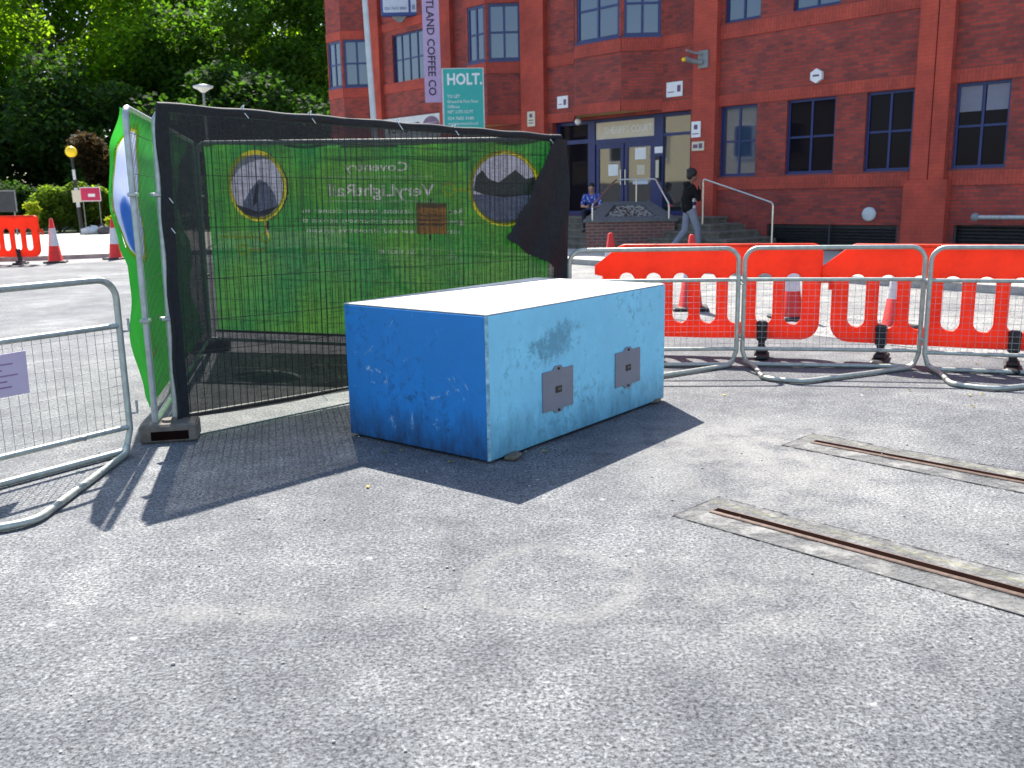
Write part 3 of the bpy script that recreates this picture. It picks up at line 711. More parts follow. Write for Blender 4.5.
def handrail(name, label, pts, posts, r=.022):
    t = thing(name, label, 'handrail', pts[0][:2]+(0,)); o0 = Vector(t.location)
    def rnd(P, rad=.07):
        out = [Vector(P[0])]
        for i in range(1, len(P)-1):
            a, b, c = Vector(P[i-1]), Vector(P[i]), Vector(P[i+1]); d1 = (a-b).normalized(); d2 = (c-b).normalized()
            for k in range(5):
                u = k/4; out.append((b+d1*rad)*(1-u)**2+b*2*u*(1-u)+(b+d2*rad)*u*u)
        out.append(Vector(P[-1])); return out
    b = MB(); b.tube([p-o0 for p in rnd(pts)], r, 10); part('rail', b, 'steel', t)
    for p in posts:
        b = MB(); b.tube([Vector(p[0])-o0, Vector(p[1])-o0], r*.9, 8); part('post', b, 'steel', t)
handrail('handrail', 'bent stainless steel handrail around the brick planter', [(1.97, 21.96, .85), (1.97, 21.96, 1.2), (2.66, 23.18, 1.80), (3.64, 23.18, 1.80), (3.78, 21.98, 1.2), (3.78, 21.98, .85)], [((3.17, 23.18, 1.22), (3.17, 23.18, 1.8))])
A_ = FW(3.0, 1.3, .6); B_ = FW(3.0, 1.3, 1.76); C_ = FW(4.85, 1.3, 1.20); D_ = FW(4.85, 1.3, .12)
handrail('handrail', 'sloping stainless steel handrail behind the walking person', [A_, B_, C_, D_], [])

# signs on the left of the facade
t = thing('estate_agent_board', "teal estate agent board reading HOLT above the fence", 'sign', (-1.22, 27., 0), radians(1))
b = MB(); b.box(-.56, .56, -.02, .02, 3.36, 4.98); bo = part('board', b, 'teal', t)
b = MB(); b.box(-.60, -.555, -.025, .025, 3.34, 5.0); b.box(.555, .585, -.025, .025, 3.34, 5.0); b.box(-.56, .56, -.025, .025, 4.98, 5.0); b.box(-.56, .56, -.025, .025, 3.34, 3.36); part('edging', b, 'mid_white', t)
part('lettering', text_mesh('HOLT.', .42, .003, T=lambda x, y, z: (-.46+x, -.024-z, 4.56+y), width=.98, bold=.012), 'white', bo)
for i, (s_, zz, ww) in enumerate((('TO LET', 4.20, .36), ('Ground & First Floor', 4.06, .88), ('Offices', 3.92, .34), ('NET 2,375 SQ FT', 3.78, .72), ('024 7655 5180', 3.60, .74), ('www.holtcommercial.co.uk', 3.46, .86))):
    part('lettering', text_mesh(s_, .12, .003, T=lambda x, y, z, zz=zz: (-.46+x, -.024-z, zz+y), width=ww), 'white', bo)
b = MB(); b.box(-.04, .04, .021, .1, .12, 4.9); part('post', b, 'mid_white', t)
t = thing('vertical_banner', 'tall lilac vertical banner reading COFFEE fixed on the brick pillar', 'banner', (-2.28, 29.9, 0), 0)
b = MB(); b.box(-.27, .25, -.03, .03, 4.37, 8.6); bp = part('panel', b, 'lilac', t)
part('lettering', text_mesh('PORTLAND COFFEE CO', .33, .003, T=lambda x, y, z: (-.14+y, -.034-z, 8.04-x), width=3.45, bold=.006), 'ink', bp)
b = MB(); b.tube([(-.45, .3, 4.42), (.2, .05, 4.42)], .02, 8); b.tube([(-.3, .5, 8.5), (.2, .05, 8.5)], .02, 8); part('bracket', b, 'black', t)
t = thing('box_sign', 'white projecting box sign with blue frame hanging from the brickwork', 'sign', FW(-9.9, .3, 7.12), 0)
b = MB(); b.box(-.62, .60, -.14, .14, .18, 1.5, bev=.02); part('case', b, 'sign_blue', t)
b = MB(); b.box(-.55, .28, -.15, -.142, .28, 1.4); fc = part('face', b, 'pale_blue_sign', t)
b = MB(); b.box(.36, .54, -.15, -.142, .28, 1.4); part('face', b, 'pale_blue_sign', t)
part('lettering', text_mesh('024 7655 8865', .13, .002, T=lambda x, y, z: (-.5+x, -.153-z, .36+y), width=.72), 'sign_blue', fc)
part('lettering', text_mesh('8', .22, .002, T=lambda x, y, z: (.39+x, -.153-z, .36+y)), 'sign_blue', fc)
b = MB(); b.prism([(-.3, .18), (.2, .18), (.05, 0), (-.1, .0)], -.05, .05); b.tube([(0, .05, .1), (-.1, .5, .1)], .03, 8); part('bracket', b, 'grey', t)
t = thing('shop_sign', 'white shop fascia sign with plum oval on the left of the brick facade', 'sign', FW(-9.8, .05, 3.4), RZ)
b = MB(); b.box(-1.7, 1.7, -.06, 0, 0, .74); fs_ = part('fascia', b, 'mid_white', t)
part('lettering', text_mesh('PORTLAND', .42, .003, T=lambda x, y, z: (-1.35+x, -.064-z, .24+y), width=1.85, bold=.006), 'ink', fs_)
b = MB(); b.prism([(1.08+.44*cos(radians(12*k)), .40+.27*sin(radians(12*k))) for k in range(30)], -.068, -.058); part('emblem', b, 'plum', fs_)
b = MB(); b.box(.78, 1.38, -.071, -.066, .46, .475); b.box(.75, 1.4, -.071, -.066, .37, .385); part('emblem_lines', b, 'lilac', fs_)
t = thing('lamp_column', 'pale grey lamp column in front of the brick office facade', 'lamp post', (-2.72, 20., 0), 0); t.rotation_euler = (0, radians(-1.6), 0)
b = MB(); b.lathe([(.09, 0), (.09, 1.2), (.065, 1.3), (.06, 4.), (.05, 9.)], 14); part('column', b, 'mid_white', t)
b = MB(); b.box(-.25, .25, -.12, .5, 9., 9.15, bev=.03); part('lantern', b, 'grey', t)
t = thing('street_lamp', 'thin street lamp with flat disc head in front of the dark trees', 'lamp post', (-9.5, 30., 0))
b = MB(); b.lathe([(.07, 0), (.05, 2.), (.04, 4.85)], 10); part('column', b, 'grey', t)
b = MB(); b.lathe([(.05, 4.8), (.18, 4.9), (.30, 4.95), (.30, 5.0), (.1, 5.05)], 18); part('lamp_head', b, 'mid_white', t)

# cream house out of frame on the left, seen mirrored in the entrance glass
hs = thing('cream_house', 'cream rendered house across the street, mirrored in the entrance glass', 'building', (-25.5, 21.5, 0), radians(118))
def TH(a, o, z): return (a, -o, z)
b = MB(); b.box(-9, 9, 0, 6, 2.1, 7.2); part('wall', b, 'house_cream', hs)
b = MB(); b.box(-9.02, 9.02, .02, 6.02, 0, 2.1); part('plinth', b, 'slate', hs)  # dark band added to darken the lower reflection in the doors
b = MB(); b.add([(-9.3, -.3, 7.2), (9.3, -.3, 7.2), (9.3, 6.3, 7.2), (-9.3, 6.3, 7.2), (-9.3, 3, 9.6), (9.3, 3, 9.6)], [(0, 1, 5, 4), (2, 3, 4, 5), (1, 2, 5), (3, 0, 4), (3, 2, 1, 0)]); part('roof', b, 'slate', hs)
for x in (-7, -4.4, -1.8, .8, 3.4, 6.):
    f = MB(); f.box(x-.06, x+1.06, -.05, -.001, 3.3, 5.0); ww = part('window', f, 'white', hs); p = MB(); p.box(x, x+1, -.06, -.051, 3.38, 4.92); part('pane', p, 'glass_dark', ww)

# ------------------------------------------------------------------ site fence triangle
FA = Vector((-2.22, 5.54)); FC = Vector((-2.99, 9.0)); FB = Vector((.42, 8.2))
def fence_panel(label, P, Q, start=0., tilt=0.):
    L = (Q-P).length; rz = atan2(Q.y-P.y, Q.x-P.x)
    t = thing('mesh_fence', label, 'fence', (P.x, P.y, 0), rz, 'wire mesh fence panels around the enclosure', ry=tilt)
    fr = MB(); r = .02; x0, x1 = start, L-.03; z0, z1 = .12, 2.0; c = .09
    path = []
    for cx, cz, a in ((x0+c, z1-c, 180), (x1-c, z1-c, 90)):
        for k in range(5):
            th = radians(a-90*k/4); path.append((cx+c*cos(th), 0, cz+c*sin(th)))
    path = [(x0, 0, .03)]+path+[(x1, 0, .03)]
    fr.tube(path, r, 8); fr.tube([(x0, 0, z0), (x1, 0, z0)], r*.9, 8); part('frame', fr, 'galv', t)
    wm = MB(); n = int((x1-x0)/.05)
    for i in range(1, n):
        x = x0+(x1-x0)*i/n; wm.box(x-.0017, x+.0017, -.002, .002, z0, z1)
    for z in (.32, .52, .72, .98, 1.3, 1.62, 1.86): wm.box(x0, x1, -.005, -.002, z-.002, z+.002)
    part('wire_mesh', wm, 'wire_shaded', t)
    for z in (.75, 1.50): cl = MB(); cl.box(x0-.05, x0+.04, -.026, .026, z-.012, z+.012, bev=.005); part('coupler', cl, 'galv', t)
    return t, L, rz
tAB, LAB, rAB = fence_panel('near mesh fence panel covered in black debris netting', FA, FB, .13, radians(1.15))
tAC, LAC, rAC = fence_panel('left mesh fence panel running back from the bare front post', FA, FC)
tCB, LCB, rCB = fence_panel('rear mesh fence panel carrying the green banner', FC, FB, 0., radians(1.15))
def foot_block(label, P, rz):
    t = thing('concrete_weight', label, 'fence foot', (P.x, P.y, 0), rz, 'concrete feet under the fence')
    b = MB(); b.box(-.17, .17, -.105, .105, .002, .115, bev=.012); b.lathe([(.05, .114), (.045, .13)], 12); part('block', b, 'foot_block', t)
    b = MB(); b.box(-.10, .12, -.108, -.104, .02, .075); part('recess_shade', b, 'rail_dark', t); return t  # near-black plate on the face; a recess's shade put in as colour
foot_block('brown concrete fence foot by the near left post', FA+Vector((.08, .02)), radians(12))
foot_block('concrete fence foot at the far left corner of the enclosure', FC, radians(35)); foot_block('concrete fence foot behind the blue block', FB, radians(-30))
# debris netting
def sheet(name, x0, x1, z0, z1, y, nx, nz, f, cut=(), rect=None):
    m = MB(); vs = []
    for j in range(nz+1):
        for i in range(nx+1):
            x = x0+(x1-x0)*i/nx; z = z0+(z1-z0)*j/nz; dx, dy, dz = f(x, z, i/nx, j/nz); vs.append((x+dx, y+dy, z+dz))
    def keep(i, j):
        cx = x0+(x1-x0)*(i+.5)/nx; cz = z0+(z1-z0)*(j+.5)/nz
        if any(q[0] < cx < q[1] and q[2] < cz < q[3] for q in (rect or ())): return False
        return not any(((cx-a)/rx)**2+((cz-b)/rz_)**2 < 1 for a, b, rx, rz_ in cut)
    m.add(vs, [(j*(nx+1)+i, j*(nx+1)+i+1, (j+1)*(nx+1)+i+1, (j+1)*(nx+1)+i) for j in range(nz) for i in range(nx) if keep(i, j)], True); return m
t = thing('debris_netting', 'black see-through debris netting stretched over the near fence panel', 'netting', (FA.x, FA.y, 0), rAB, ry=radians(1.15))
def wav(x, z, u, v): return (.012*sin(9*z) if u < .01 else 0, .010*sin(3.1*x+2*z)+.006*sin(11*x), .012*sin(5*x)*(v > .99)+(-.03*abs(sin(2.2*x)) if v < .01 else 0))
sn = sheet('n', .15, 3.74, .13, 2.02, -.034, 60, 24, wav); part('netting', sn, 'scrim', t)
hm = MB()
hm.tube([(.15+3.6*i/50, -.012, 2.012+.004*sin(i*.9)) for i in range(51)], .028, 8)
hm.tube([(.14+.008*sin(i*1.1), -.03, .1+1.92*i/24) for i in range(25)], .014, 6)
hm.add([(.14, -.040, .12), (.205, -.040, .12), (.19, -.040, 1.0), (.205, -.040, 2.02), (.14, -.040, 2.02)], [(0, 1, 2, 3, 4)])
part('hem', hm, 'scrim_hem', t)
fl = MB(); poly = [(3.60, 1.99), (3.45, 1.78), (3.28, 1.50), (3.10, 1.27), (3.02, 1.17), (3.22, 1.06), (3.42, .99), (3.62, .90), (3.66, .5), (3.68, .12), (3.79, .12), (3.80, 1.0), (3.79, 2.0)]

def inpoly(x, z, P):
    c = False
    for (x0, z0), (x1, z1) in zip(P, P[1:]+P[:1]):
        if (z0 > z) != (z1 > z) and x < (x1-x0)*(z-z0)/(z1-z0)+x0: c = not c
    return c
dxz = .012; cells = {}; 
for a in range(int(.85/dxz)):
    for b_ in range(int(1.95/dxz)):
        x, z = 2.98+a*dxz, .1+b_*dxz
        if inpoly(x+dxz/2, z+dxz/2, poly):
            o_ = [(x, z), (x+dxz, z), (x+dxz, z+dxz), (x, z+dxz)]
            fl.add([(p, -.075-.016*sin(13*p-7*q)-.010*sin(21*p+9*q+1), q) for p, q in o_], [(0, 1, 2, 3)], True)
part('hanging_flap', fl, 'scrim_hem', t)
ties = MB()
for x, z in ((.16, 1.5), (.16, 1.32), (1.2, 2.03), (2.5, 2.02), (3.6, 2.0), (.7, 2.03), (1.95, 2.03), (1.2, .12), (3.72, .9)):
    ties.tube([(x, -.03, z-.015), (x+.01, -.03, z+.03), (x+.02, .02, z+.02)], .004, 5)
    ties.tube([(x, -.03, z), (x+.03, -.05, z-.05)], .003, 5)
part('cable_ties', ties, 'white', t)
# banner on the rear panel, printed side away from us and showing through mirrored
t = thing('printed_banner', 'large green printed banner on the rear fence, seen from behind', 'banner', (FC.x, FC.y, 0), rCB, ry=radians(1.15))
def wav2(x, z, u, v): return (0, .012*sin(4*x+3*z)+.03*(v > .8)*(v-.8)*5*sin(6*x-4*z), -.02*sin(pi*u)*(v > .99))
bn = part('cloth', sheet('b', .06, 3.40, .20, 1.99, .045, 200, 110, wav2, [(.60, 1.60, .297, .322), (3.0, 1.58, .323, .323)], [(1.03, 2.69, .87, 1.85), (.65, .675, 1.165, 1.28), (.18, .61, 1.108, 1.132), (.47, .64, .99, 1.012), (3.32, 3.34, .35, .62)]), 'banner_green', t)
b = MB(); b.tube([(.06+3.34*i/40, .03, 1.995-.02*sin(pi*i/40)) for i in range(41)], .011, 6); part('top_hem', b, 'white', t)
b = MB(); b.tube([(.06, .03, .2), (3.4, .03, .2)], .014, 6); part('bottom_hem', b, 'black', t)
Y0 = .012
def disc(cx, cz, rx, rz_, a0=0, a1=360, n=40): return [(cx+rx*cos(radians(a0+(a1-a0)*k/n)), cz+rz_*sin(radians(a0+(a1-a0)*k/n))) for k in range(n+(a1-a0 < 360))]
def ringm(mb, cx, cz, r0, r1, y, n=36, T=None):
    vs = [];
    for k in range(n): vs += [(cx+r0*cos(2*pi*k/n), y, cz+r0*sin(2*pi*k/n)), (cx+r1*cos(2*pi*k/n), y, cz+r1*sin(2*pi*k/n))]
    if T: vs = [T(*p) for p in vs]
    mb.add(vs, [(2*k, 2*k+1, (2*k+3) % (2*n), (2*k+2) % (2*n)) for k in range(n)])
def flat(mb, poly, y, T=None):
    vs = [(x, y, z) for x, z in poly]
    if T: vs = [T(*p) for p in vs]
    mb.add(vs, [tuple(range(len(poly)))])
b = MB(); flat(b, disc(.60, 1.60, .275, .30), Y0); flat(b, disc(3.0, 1.58, .30, .31), Y0); part('printed_sky', b, 'print_sky', bn)
b = MB(); flat(b, [(.46, 1.33), (.45, 1.45), (.53, 1.57), (.62, 1.66), (.70, 1.63), (.78, 1.52), (.80, 1.42), (.72, 1.34)], Y0-.004); flat(b, disc(3.0, 1.58, .295, .305, 190, 350, 20), Y0-.004); part('printed_tram', b, 'print_mid', bn)
b = MB(); flat(b, [(.36, 1.43), (.45, 1.34), (.58, 1.305), (.70, 1.33), (.82, 1.42), (.74, 1.40), (.6, 1.36), (.47, 1.40)], Y0-.006)
flat(b, [(.58, 1.6), (.62, 1.62), (.60, 1.46), (.54, 1.40)], Y0-.006); part('printed_shadow', b, 'print_dark', bn)
b = MB(); flat(b, [(2.72, 1.56), (2.74, 1.68), (2.8, 1.74), (2.86, 1.66), (2.95, 1.63), (3.02, 1.68), (3.1, 1.74), (3.2, 1.66), (3.28, 1.68), (3.29, 1.53), (3.0, 1.5), (2.8, 1.53)], Y0-.006); part('printed_trees', b, 'print_tree', bn)
b = MB(); ringm(b, 3.0, 1.58, .292, .332, Y0-.008)
b.add([(x, Y0-.008, z) for x, z in disc(.60, 1.60, .265, .288)+disc(.60, 1.60, .305, .33)], [(k, (k+1) % 40, 40+(k+1) % 40, 40+k) for k in range(40)])
ringm(b, 2.49, 1.57, .04, .065, Y0-.008); ringm(b, .66, 1.12, .028, .052, Y0-.008); ringm(b, .42, 1.0, .032, .058, Y0-.008)
for x0, x1, z0, z1 in ((2.55, 2.68, 1.55, 1.585), (.65, .675, 1.165, 1.28), (.18, .61, 1.11, 1.13), (.47, .64, .99, 1.012), (.648, .67, 1.0, 1.08), (3.32, 3.34, .35, .62)): flat(b, [(x0, z0), (x1, z0), (x1, z1), (x0, z1)], Y0-.008)
part('printed_yellow_lines', b, 'print_yellow', bn)
b = MB()
for x0, x1, z0, z1 in ((1.29, 2.34, 1.675, 1.692), (1.29, 2.36, 1.455, 1.472)): flat(b, [(x0, z0), (x1, z0), (x1, z1), (x0, z1)], Y0-.004)
ringm(b, 2.28, 1.0, .03, .05, Y0-.004); flat(b, [(2.47, .95), (2.51, 1.03), (2.53, .99), (2.58, .95)], Y0-.004)
for x0, x1, z in ((1.78, 2.14, .94), (2.2, 2.38, .92), (2.46, 2.62, .93)): flat(b, [(x0, z), (x1, z), (x1, z+.006), (x0, z+.006)], Y0-.004)
part('printed_rules', b, 'print_white', bn)
letter_loops = []
def outline(body, size, width, bold, xr, z):
    c = bpy.data.curves.new('txt', 'FONT'); c.body = body; c.size = size; c.resolution_u = 2; c.fill_mode = 'NONE'; c.offset = bold
    o = bpy.data.objects.new('txt', c); COL.objects.link(o); me = eval_mesh(o)
    k = width/(max(v.co.x for v in me.vertices)-min(v.co.x for v in me.vertices))
    nb = {}
    for e in me.edges: a, b_ = e.vertices; nb.setdefault(a, []).append(b_); nb.setdefault(b_, []).append(a)
    seen = set()
    for st_ in list(nb):
        if st_ in seen: continue
        lp = [st_]; seen.add(st_); cur = st_
        while True:
            nx = [q for q in nb[cur] if q not in seen]
            if not nx: break
            cur = nx[0]; seen.add(cur); lp.append(cur)
        if len(lp) > 2: letter_loops[-1][1].append([(xr-me.vertices[i].co.x*k, z+me.vertices[i].co.y) for i in lp])
YT = .036
def mtext(s_, xr, z, size, width, mat='print_white', bold=0.):
    if mat == 'print_white': letter_loops.append((z, [])); outline(s_, size, width, bold, xr, z); part('lettering', text_mesh(s_, size, 0, T=lambda x, y, zz: (xr-x, YT, z+y), width=width, bold=bold), mat, bn); return
    part('lettering', text_mesh(s_, size, 0, T=lambda x, y, zz: (xr-x, Y0-.004-zz, z+y), width=width, bold=bold), mat, bn)
mtext('Coventry', 2.10, 1.735, .115, .62, bold=.002); mtext('VeryLightRail', 2.34, 1.51, .155, 1.03, bold=.003)
mtext('Reducing emissions, creating cleaner and', 2.62, 1.355, .062, 1.62); mtext('greener, affordable journeys across the', 2.62, 1.265, .062, 1.66); mtext('city on a new and innovative system', 2.58, 1.175, .062, 1.5)
mtext('www.coventry.gov.uk/verylightrail', 1.60, .99, .055, .58, 'print_yellow'); mtext('in the making', .62, 1.14, .045, .40, 'print_yellow'); mtext('ALL READY 4U', 2.15, .985, .05, .36)
cuts = [.86, 1.10, 1.247, 1.337, 1.43, 1.70, 1.86]
for za, zb in zip(cuts, cuts[1:]):
    lps = [l for z, ls in letter_loops if za < z < zb for l in ls]
    ba, bb = max(za+.002, 1.175), min(zb-.002, 1.445)
    if bb > ba+.03:
        lps = [l for l in lps if not (max(p[0] for p in l) > 2.16 and min(p[0] for p in l) < 2.47)]; lps.append([(2.18, ba), (2.45, ba), (2.45, bb), (2.18, bb)])
    if za in (1.247, 1.337): bk = MB(); bk.add([(1.02, YT+.002, za-.002), (2.16, YT+.002, za-.002), (2.16, YT+.002, za+.018), (1.02, YT+.002, za+.018)], [(0, 1, 2, 3)]); part('cloth_patch', bk, 'banner_green', bn)
    pc_ = part('cloth_panel', shape2d([[(1.02, za), (2.70, za), (2.70, zb), (1.02, zb)]]+lps, 0), 'banner_green', bn)
    for v in pc_.data.vertices: v.co.y += YT
t = thing('site_notice', 'square brown notice board hung on the rear fence', 'notice', (FC.x, FC.y, 0), rCB, ry=radians(1.15))
b = MB(); b.add([(2.17, .02, 1.17), (2.46, .02, 1.17), (2.46, .02, 1.45), (2.17, .02, 1.45)], [(0, 1, 2, 3)]); bd = part('board', b, 'brown_board', t)
b = MB(); 
for x0, x1, z in ((2.2, 2.43, 1.33), (2.2, 2.4, 1.29), (2.2, 2.43, 1.25)): b.box(x0, x1, .014, .017, z, z+.008)
b.lathe([(.018, 0), (.018, .002)], 12, (2.21, 0, 0)); part('print', b, 'brown_ink', bd)
b = MB(); b.tube([(2.32, -.01, 1.45), (2.32, -.005, 1.49)], .008, 6); b.tube([(2.31, -.01, 1.17), (2.31, -.005, 1.12)], .008, 6); part('hook', b, 'black', t)
# bulging banner on the left panel (outer side = local +y because C lies to the left of A)
t = thing('printed_banner', 'bright green banner bulging outwards from the left fence side', 'banner', (FA.x, FA.y, 0), rAC)
def bulge(x, z):
    pts = ((.2, .0), (.3, .03), (.65, .11), (.9, .06), (1.07, .065), (1.2, .12), (1.45, .165), (1.75, .12), (2.0, .0)); e = min(1, max(0, x/.6)); f = 0
    for (za, fa), (zb, fb) in zip(pts, pts[1:]):
        if za <= z <= zb: q = (z-za)/(zb-za); q = q*q*(3-2*q); f = fa+(fb-fa)*q
    return .03+f*.92*(.75+.25*e)*(.85+.15*sin(4*x+1))
def TB(x, o, z): return (x+.02, bulge(x, z)+o, z)
s_ = sheet('lb', .0, 3.4, .20, 2.0, 0, 170, 90, lambda x, z, u, v: (0.02, bulge(x, z), 0), [(.55, 1.50, .42, .42)]); cb = part('cloth', s_, 'banner_bright', t)
def grid_disc(cx, cz, r0, r1, off, n=32, rings=5):
    m = MB(); vs = []
    for j in range(rings+1):
        r = r0+(r1-r0)*j/rings; vs += [TB(cx+r*cos(2*pi*k/n), off, cz+r*sin(2*pi*k/n)) for k in range(n)]
    m.add(vs, [(j*n+k, j*n+(k+1) % n, (j+1)*n+(k+1) % n, (j+1)*n+k) for j in range(rings) for k in range(n)], True); return m
part('printed_picture', grid_disc(.55, 1.50, .0, .43, -.004), 'print_sky', cb); part('printed_blue', grid_disc(.55, 1.30, 0, .2, .012), 'print_blue', cb)
part('printed_ring', grid_disc(.55, 1.50, .40, .455, -.009, rings=1), 'print_yellow', cb)
part('printed_ring', grid_disc(.62, .55, .08, .12, -.008, rings=1), 'print_yellow', cb)

# ------------------------------------------------------------------ blue concrete block
BN = Vector((-.13, 4.86)); BR = Vector((1.09, 6.4)); brz = atan2(BR.y-BN.y, BR.x-BN.x)
t = thing('concrete_block', 'large concrete block painted deep blue and sky blue with a pale top', 'block', (BN.x, BN.y, 0), brz)
BL, BD, BH, BZ = 1.965, 1.14, .828, .013
q = MB(); e = .012; y0 = 0.
# two painted skins: the long right-hand side and the short left end, a slightly rounded arris between them
def skin(x0, x1, yy0, yy1, z0, z1, nx, nz, horiz):
    m = MB(); return m
body = MB(); body.box(e, BL-e, e, BD-e, BZ, BH-.002, bev=.012); part('body', body, 'block_top', t)
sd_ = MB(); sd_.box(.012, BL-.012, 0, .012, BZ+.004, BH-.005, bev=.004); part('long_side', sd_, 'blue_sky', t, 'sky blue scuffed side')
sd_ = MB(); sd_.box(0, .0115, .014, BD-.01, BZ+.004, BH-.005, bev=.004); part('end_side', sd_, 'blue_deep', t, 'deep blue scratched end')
tp = MB(); tp.box(.006, BL-.004, .006, BD-.004, BH-.004, BH+.004, bev=.003); part('top', tp, 'block_top', t, 'bare pale top')
ar = MB(); ar.add([(-.0005, .0145, BZ+.004), (.0125, -.0005, BZ+.004), (.0125, -.0005, BH-.003), (-.0005, .0145, BH-.003)], [(0, 1, 2, 3)]); part('worn_arris', ar, 'arris', t)
pl = MB(); pl.box(.05, BL-.05, .05, BD-.05, .002, BZ+.004); part('plinth', pl, 'rubber', t)
def plate(x0, x1, z0, z1):
    m = (x0+x1)/2; dz = .022
    pts = [(x0, z0), (m-.055, z0), (m-.03, z0-dz), (m+.03, z0-dz), (m+.055, z0), (x1, z0), (x1, z1), (m+.055, z1), (m+.03, z1+dz), (m-.03, z1+dz), (m-.055, z1), (x0, z1)]
    b = MB(); b.prism(pts, -.010, -.0005); o = part('cover_plate', b, 'grey_plate', t)
    b = MB(); cz = (z0+z1)/2; b.box(m-.032, m+.032, -.0125, -.0095, cz-.02, cz+.02); part('label_slot', b, 'black', o)
    b = MB(); b.box(m-.012, m+.022, -.0135, -.0124, cz-.006, cz+.010); part('slot_marks', b, 'wood', o)
    b = MB()
    for zz in (z0-.008, z1+.008):
        b.lathe([(.009, 0), (.009, .006), (.004, .008)], 10); b.v[-40:] = b.v[-40:]
    bb = MB()
    for zz in (z0-.006, z1+.006): bb.tube([(m, -.010, zz), (m, -.017, zz)], .008, 8)
    part('bolt', bb, 'black', o)
plate(.49, .80, .195, .435); plate(1.29, 1.60, .205, .435)
for lab, x, y in (('grey stone chock wedged under the near corner of the block', .17, -.03), ('pale stone chock under the far right end of the block', 1.86, .02)):
    tt = thing('stone_chock', lab, 'chock', (BN.x+x*cos(brz)-y*sin(brz), BN.y+x*sin(brz)+y*cos(brz), 0), brz+.3)
    b = MB(); b.box(-.06, .06, -.035, .035, .002, .03, bev=.01); part('stone', b, 'wood', tt)
# scrap twigs where the fence shadow meets the block
# ------------------------------------------------------------------ rails let into the ground
def rail(label, P, rz, L):
    t = thing('embedded_rail', label, 'rail', (P[0], P[1], 0), rz, 'rusty rails let into the asphalt')
    b = MB(); b.add([(-.09, -.17, .004), (L, -.17, .004), (L, .19, .004), (-.09, .19, .004)], [(0, 1, 2, 3)]); part('concrete_surround', b, 'surround', t)
    b = MB(); b.box(0, L, -.026, 0, .0, .011, bev=.003); b.box(0, L, .048, .055, 0, .008); part('rail_head', b, 'rust', t)
    b = MB(); b.box(0, L, .0, .048, .001, .0062); part('groove', b, 'rail_dark', t)
    b = MB(); b.box(-.098, -.09, -.18, .2, .0, .0052); b.box(-.09, L, .19, .196, 0, .0052); b.box(-.09, L, -.176, -.17, 0, .0052); part('joint_line', b, 'joint', t)
rz = atan2(-.72, .694)
rail('nearer rusty rail let into a pale concrete strip', (.915, 4.035), rz, 9.); rail('farther rusty rail let into a pale concrete strip', (1.753, 5.19), rz, 9.)

# ------------------------------------------------------------------ metal crowd barriers
def metal_barrier(label, P, Q):
    rz = atan2(Q[1]-P[1], Q[0]-P[0]); L = 1.40
    t = thing('crowd_barrier', label, 'barrier', (P[0], P[1], 0), rz, 'galvanised crowd barriers')
    r = .019; H = .995; c = .11; x0, x1 = 0., L
    path = []
    for cx, cz, a in ((x0+c, H-c, 180), (x1-c, H-c, 90)):
        for k in range(7):
            th = radians(a-90*k/6); path.append((cx+c*cos(th), 0, cz+c*sin(th)))
    path = [(.03, 0, .05), (0, 0, .14)]+path+[(x1, 0, .14), (x1-.03, 0, .05)]
    f = MB(); f.tube(path, r, 10); f.tube([(0, 0, .735), (L, 0, .735)], r*.85, 9); f.tube([(0, 0, .155), (L, 0, .155)], r*.85, 9)
    part('frame', f, 'galv_pale', t)
    w = MB(); n = 27
    for i in range(1, n): x = L*i/n; w.tube([(x, .004, .155), (x, .004, .735)], .0016, 4, cap=False)
    for z in [.2+.1*k*.5 for k in range(0, 11)]: w.tube([(0, -.001, z), (L, -.001, z)], .0016, 4, cap=False)
    part('wire_mesh', w, 'wire', t)
    def rnd(P, rad=.06):
        out = [Vector(P[0])]
        for i in range(1, len(P)-1):
            a, b, c = Vector(P[i-1]), Vector(P[i]), Vector(P[i+1]); d1 = (a-b).normalized(); d2 = (c-b).normalized(); ra = min(rad, (a-b).length/2.2, (c-b).length/2.2)
            for k in range(5):
                u = k/4; out.append((b+d1*ra)*(1-u)**2+b*2*u*(1-u)+(b+d2*ra)*u*u)
        out.append(Vector(P[-1])); return out
    fo = MB(); z = .022
    fo.tube(rnd([(.03, 0, .06), (.06, 0, z), (L-.06, 0, z), (L-.03, 0, .06)]), r, 9)
    fo.tube(rnd([(.03, 0, .05), (.10, -.12, z), (.13, -.60, z), (.40, -.72, z), (L-.07, -.05, z), (L-.03, 0, .05)], .09), r, 9)
    part('foot', fo, 'galv_pale', t)
    k = MB()
    for z in (.25, .72): k.tube([(L, 0, z-.02), (L+.05, -.015, z-.02), (L+.05, -.015, z+.05)], .008, 6); k.tube([(-.0, 0, z), (-.045, .01, z+.02)], .012, 6)
    for x in (.3, 1.1): k.tube([(x, -.03, .155), (x, .02, .155)], .014, 6)
    part('hooks', k, 'galv', t)
    return t
mb0 = metal_barrier('galvanised crowd barrier standing behind the right end of the blue block', (.50, 7.72), (1.87, 7.62))
def mdup(label, P, Q): return dup(mb0, (P[0], P[1], 0), atan2(Q[1]-P[1], Q[0]-P[0]), label)
mdup('galvanised crowd barrier in the middle of the right-hand row', (1.95, 7.63), (3.29, 7.37))
mdup('galvanised crowd barrier at the right edge of the photo', (3.33, 7.27), (4.7, 6.82))
mdup('galvanised crowd barrier on the left beside the fence post', (-3.03, 4.08), (-2.25, 5.26)).scale = (1, 1, 1.035)
lb = thing('paper_notice', 'lilac paper notice tied on the mesh of the left crowd barrier', 'notice', (-3.03, 4.08, 0), atan2(1.18, .78))
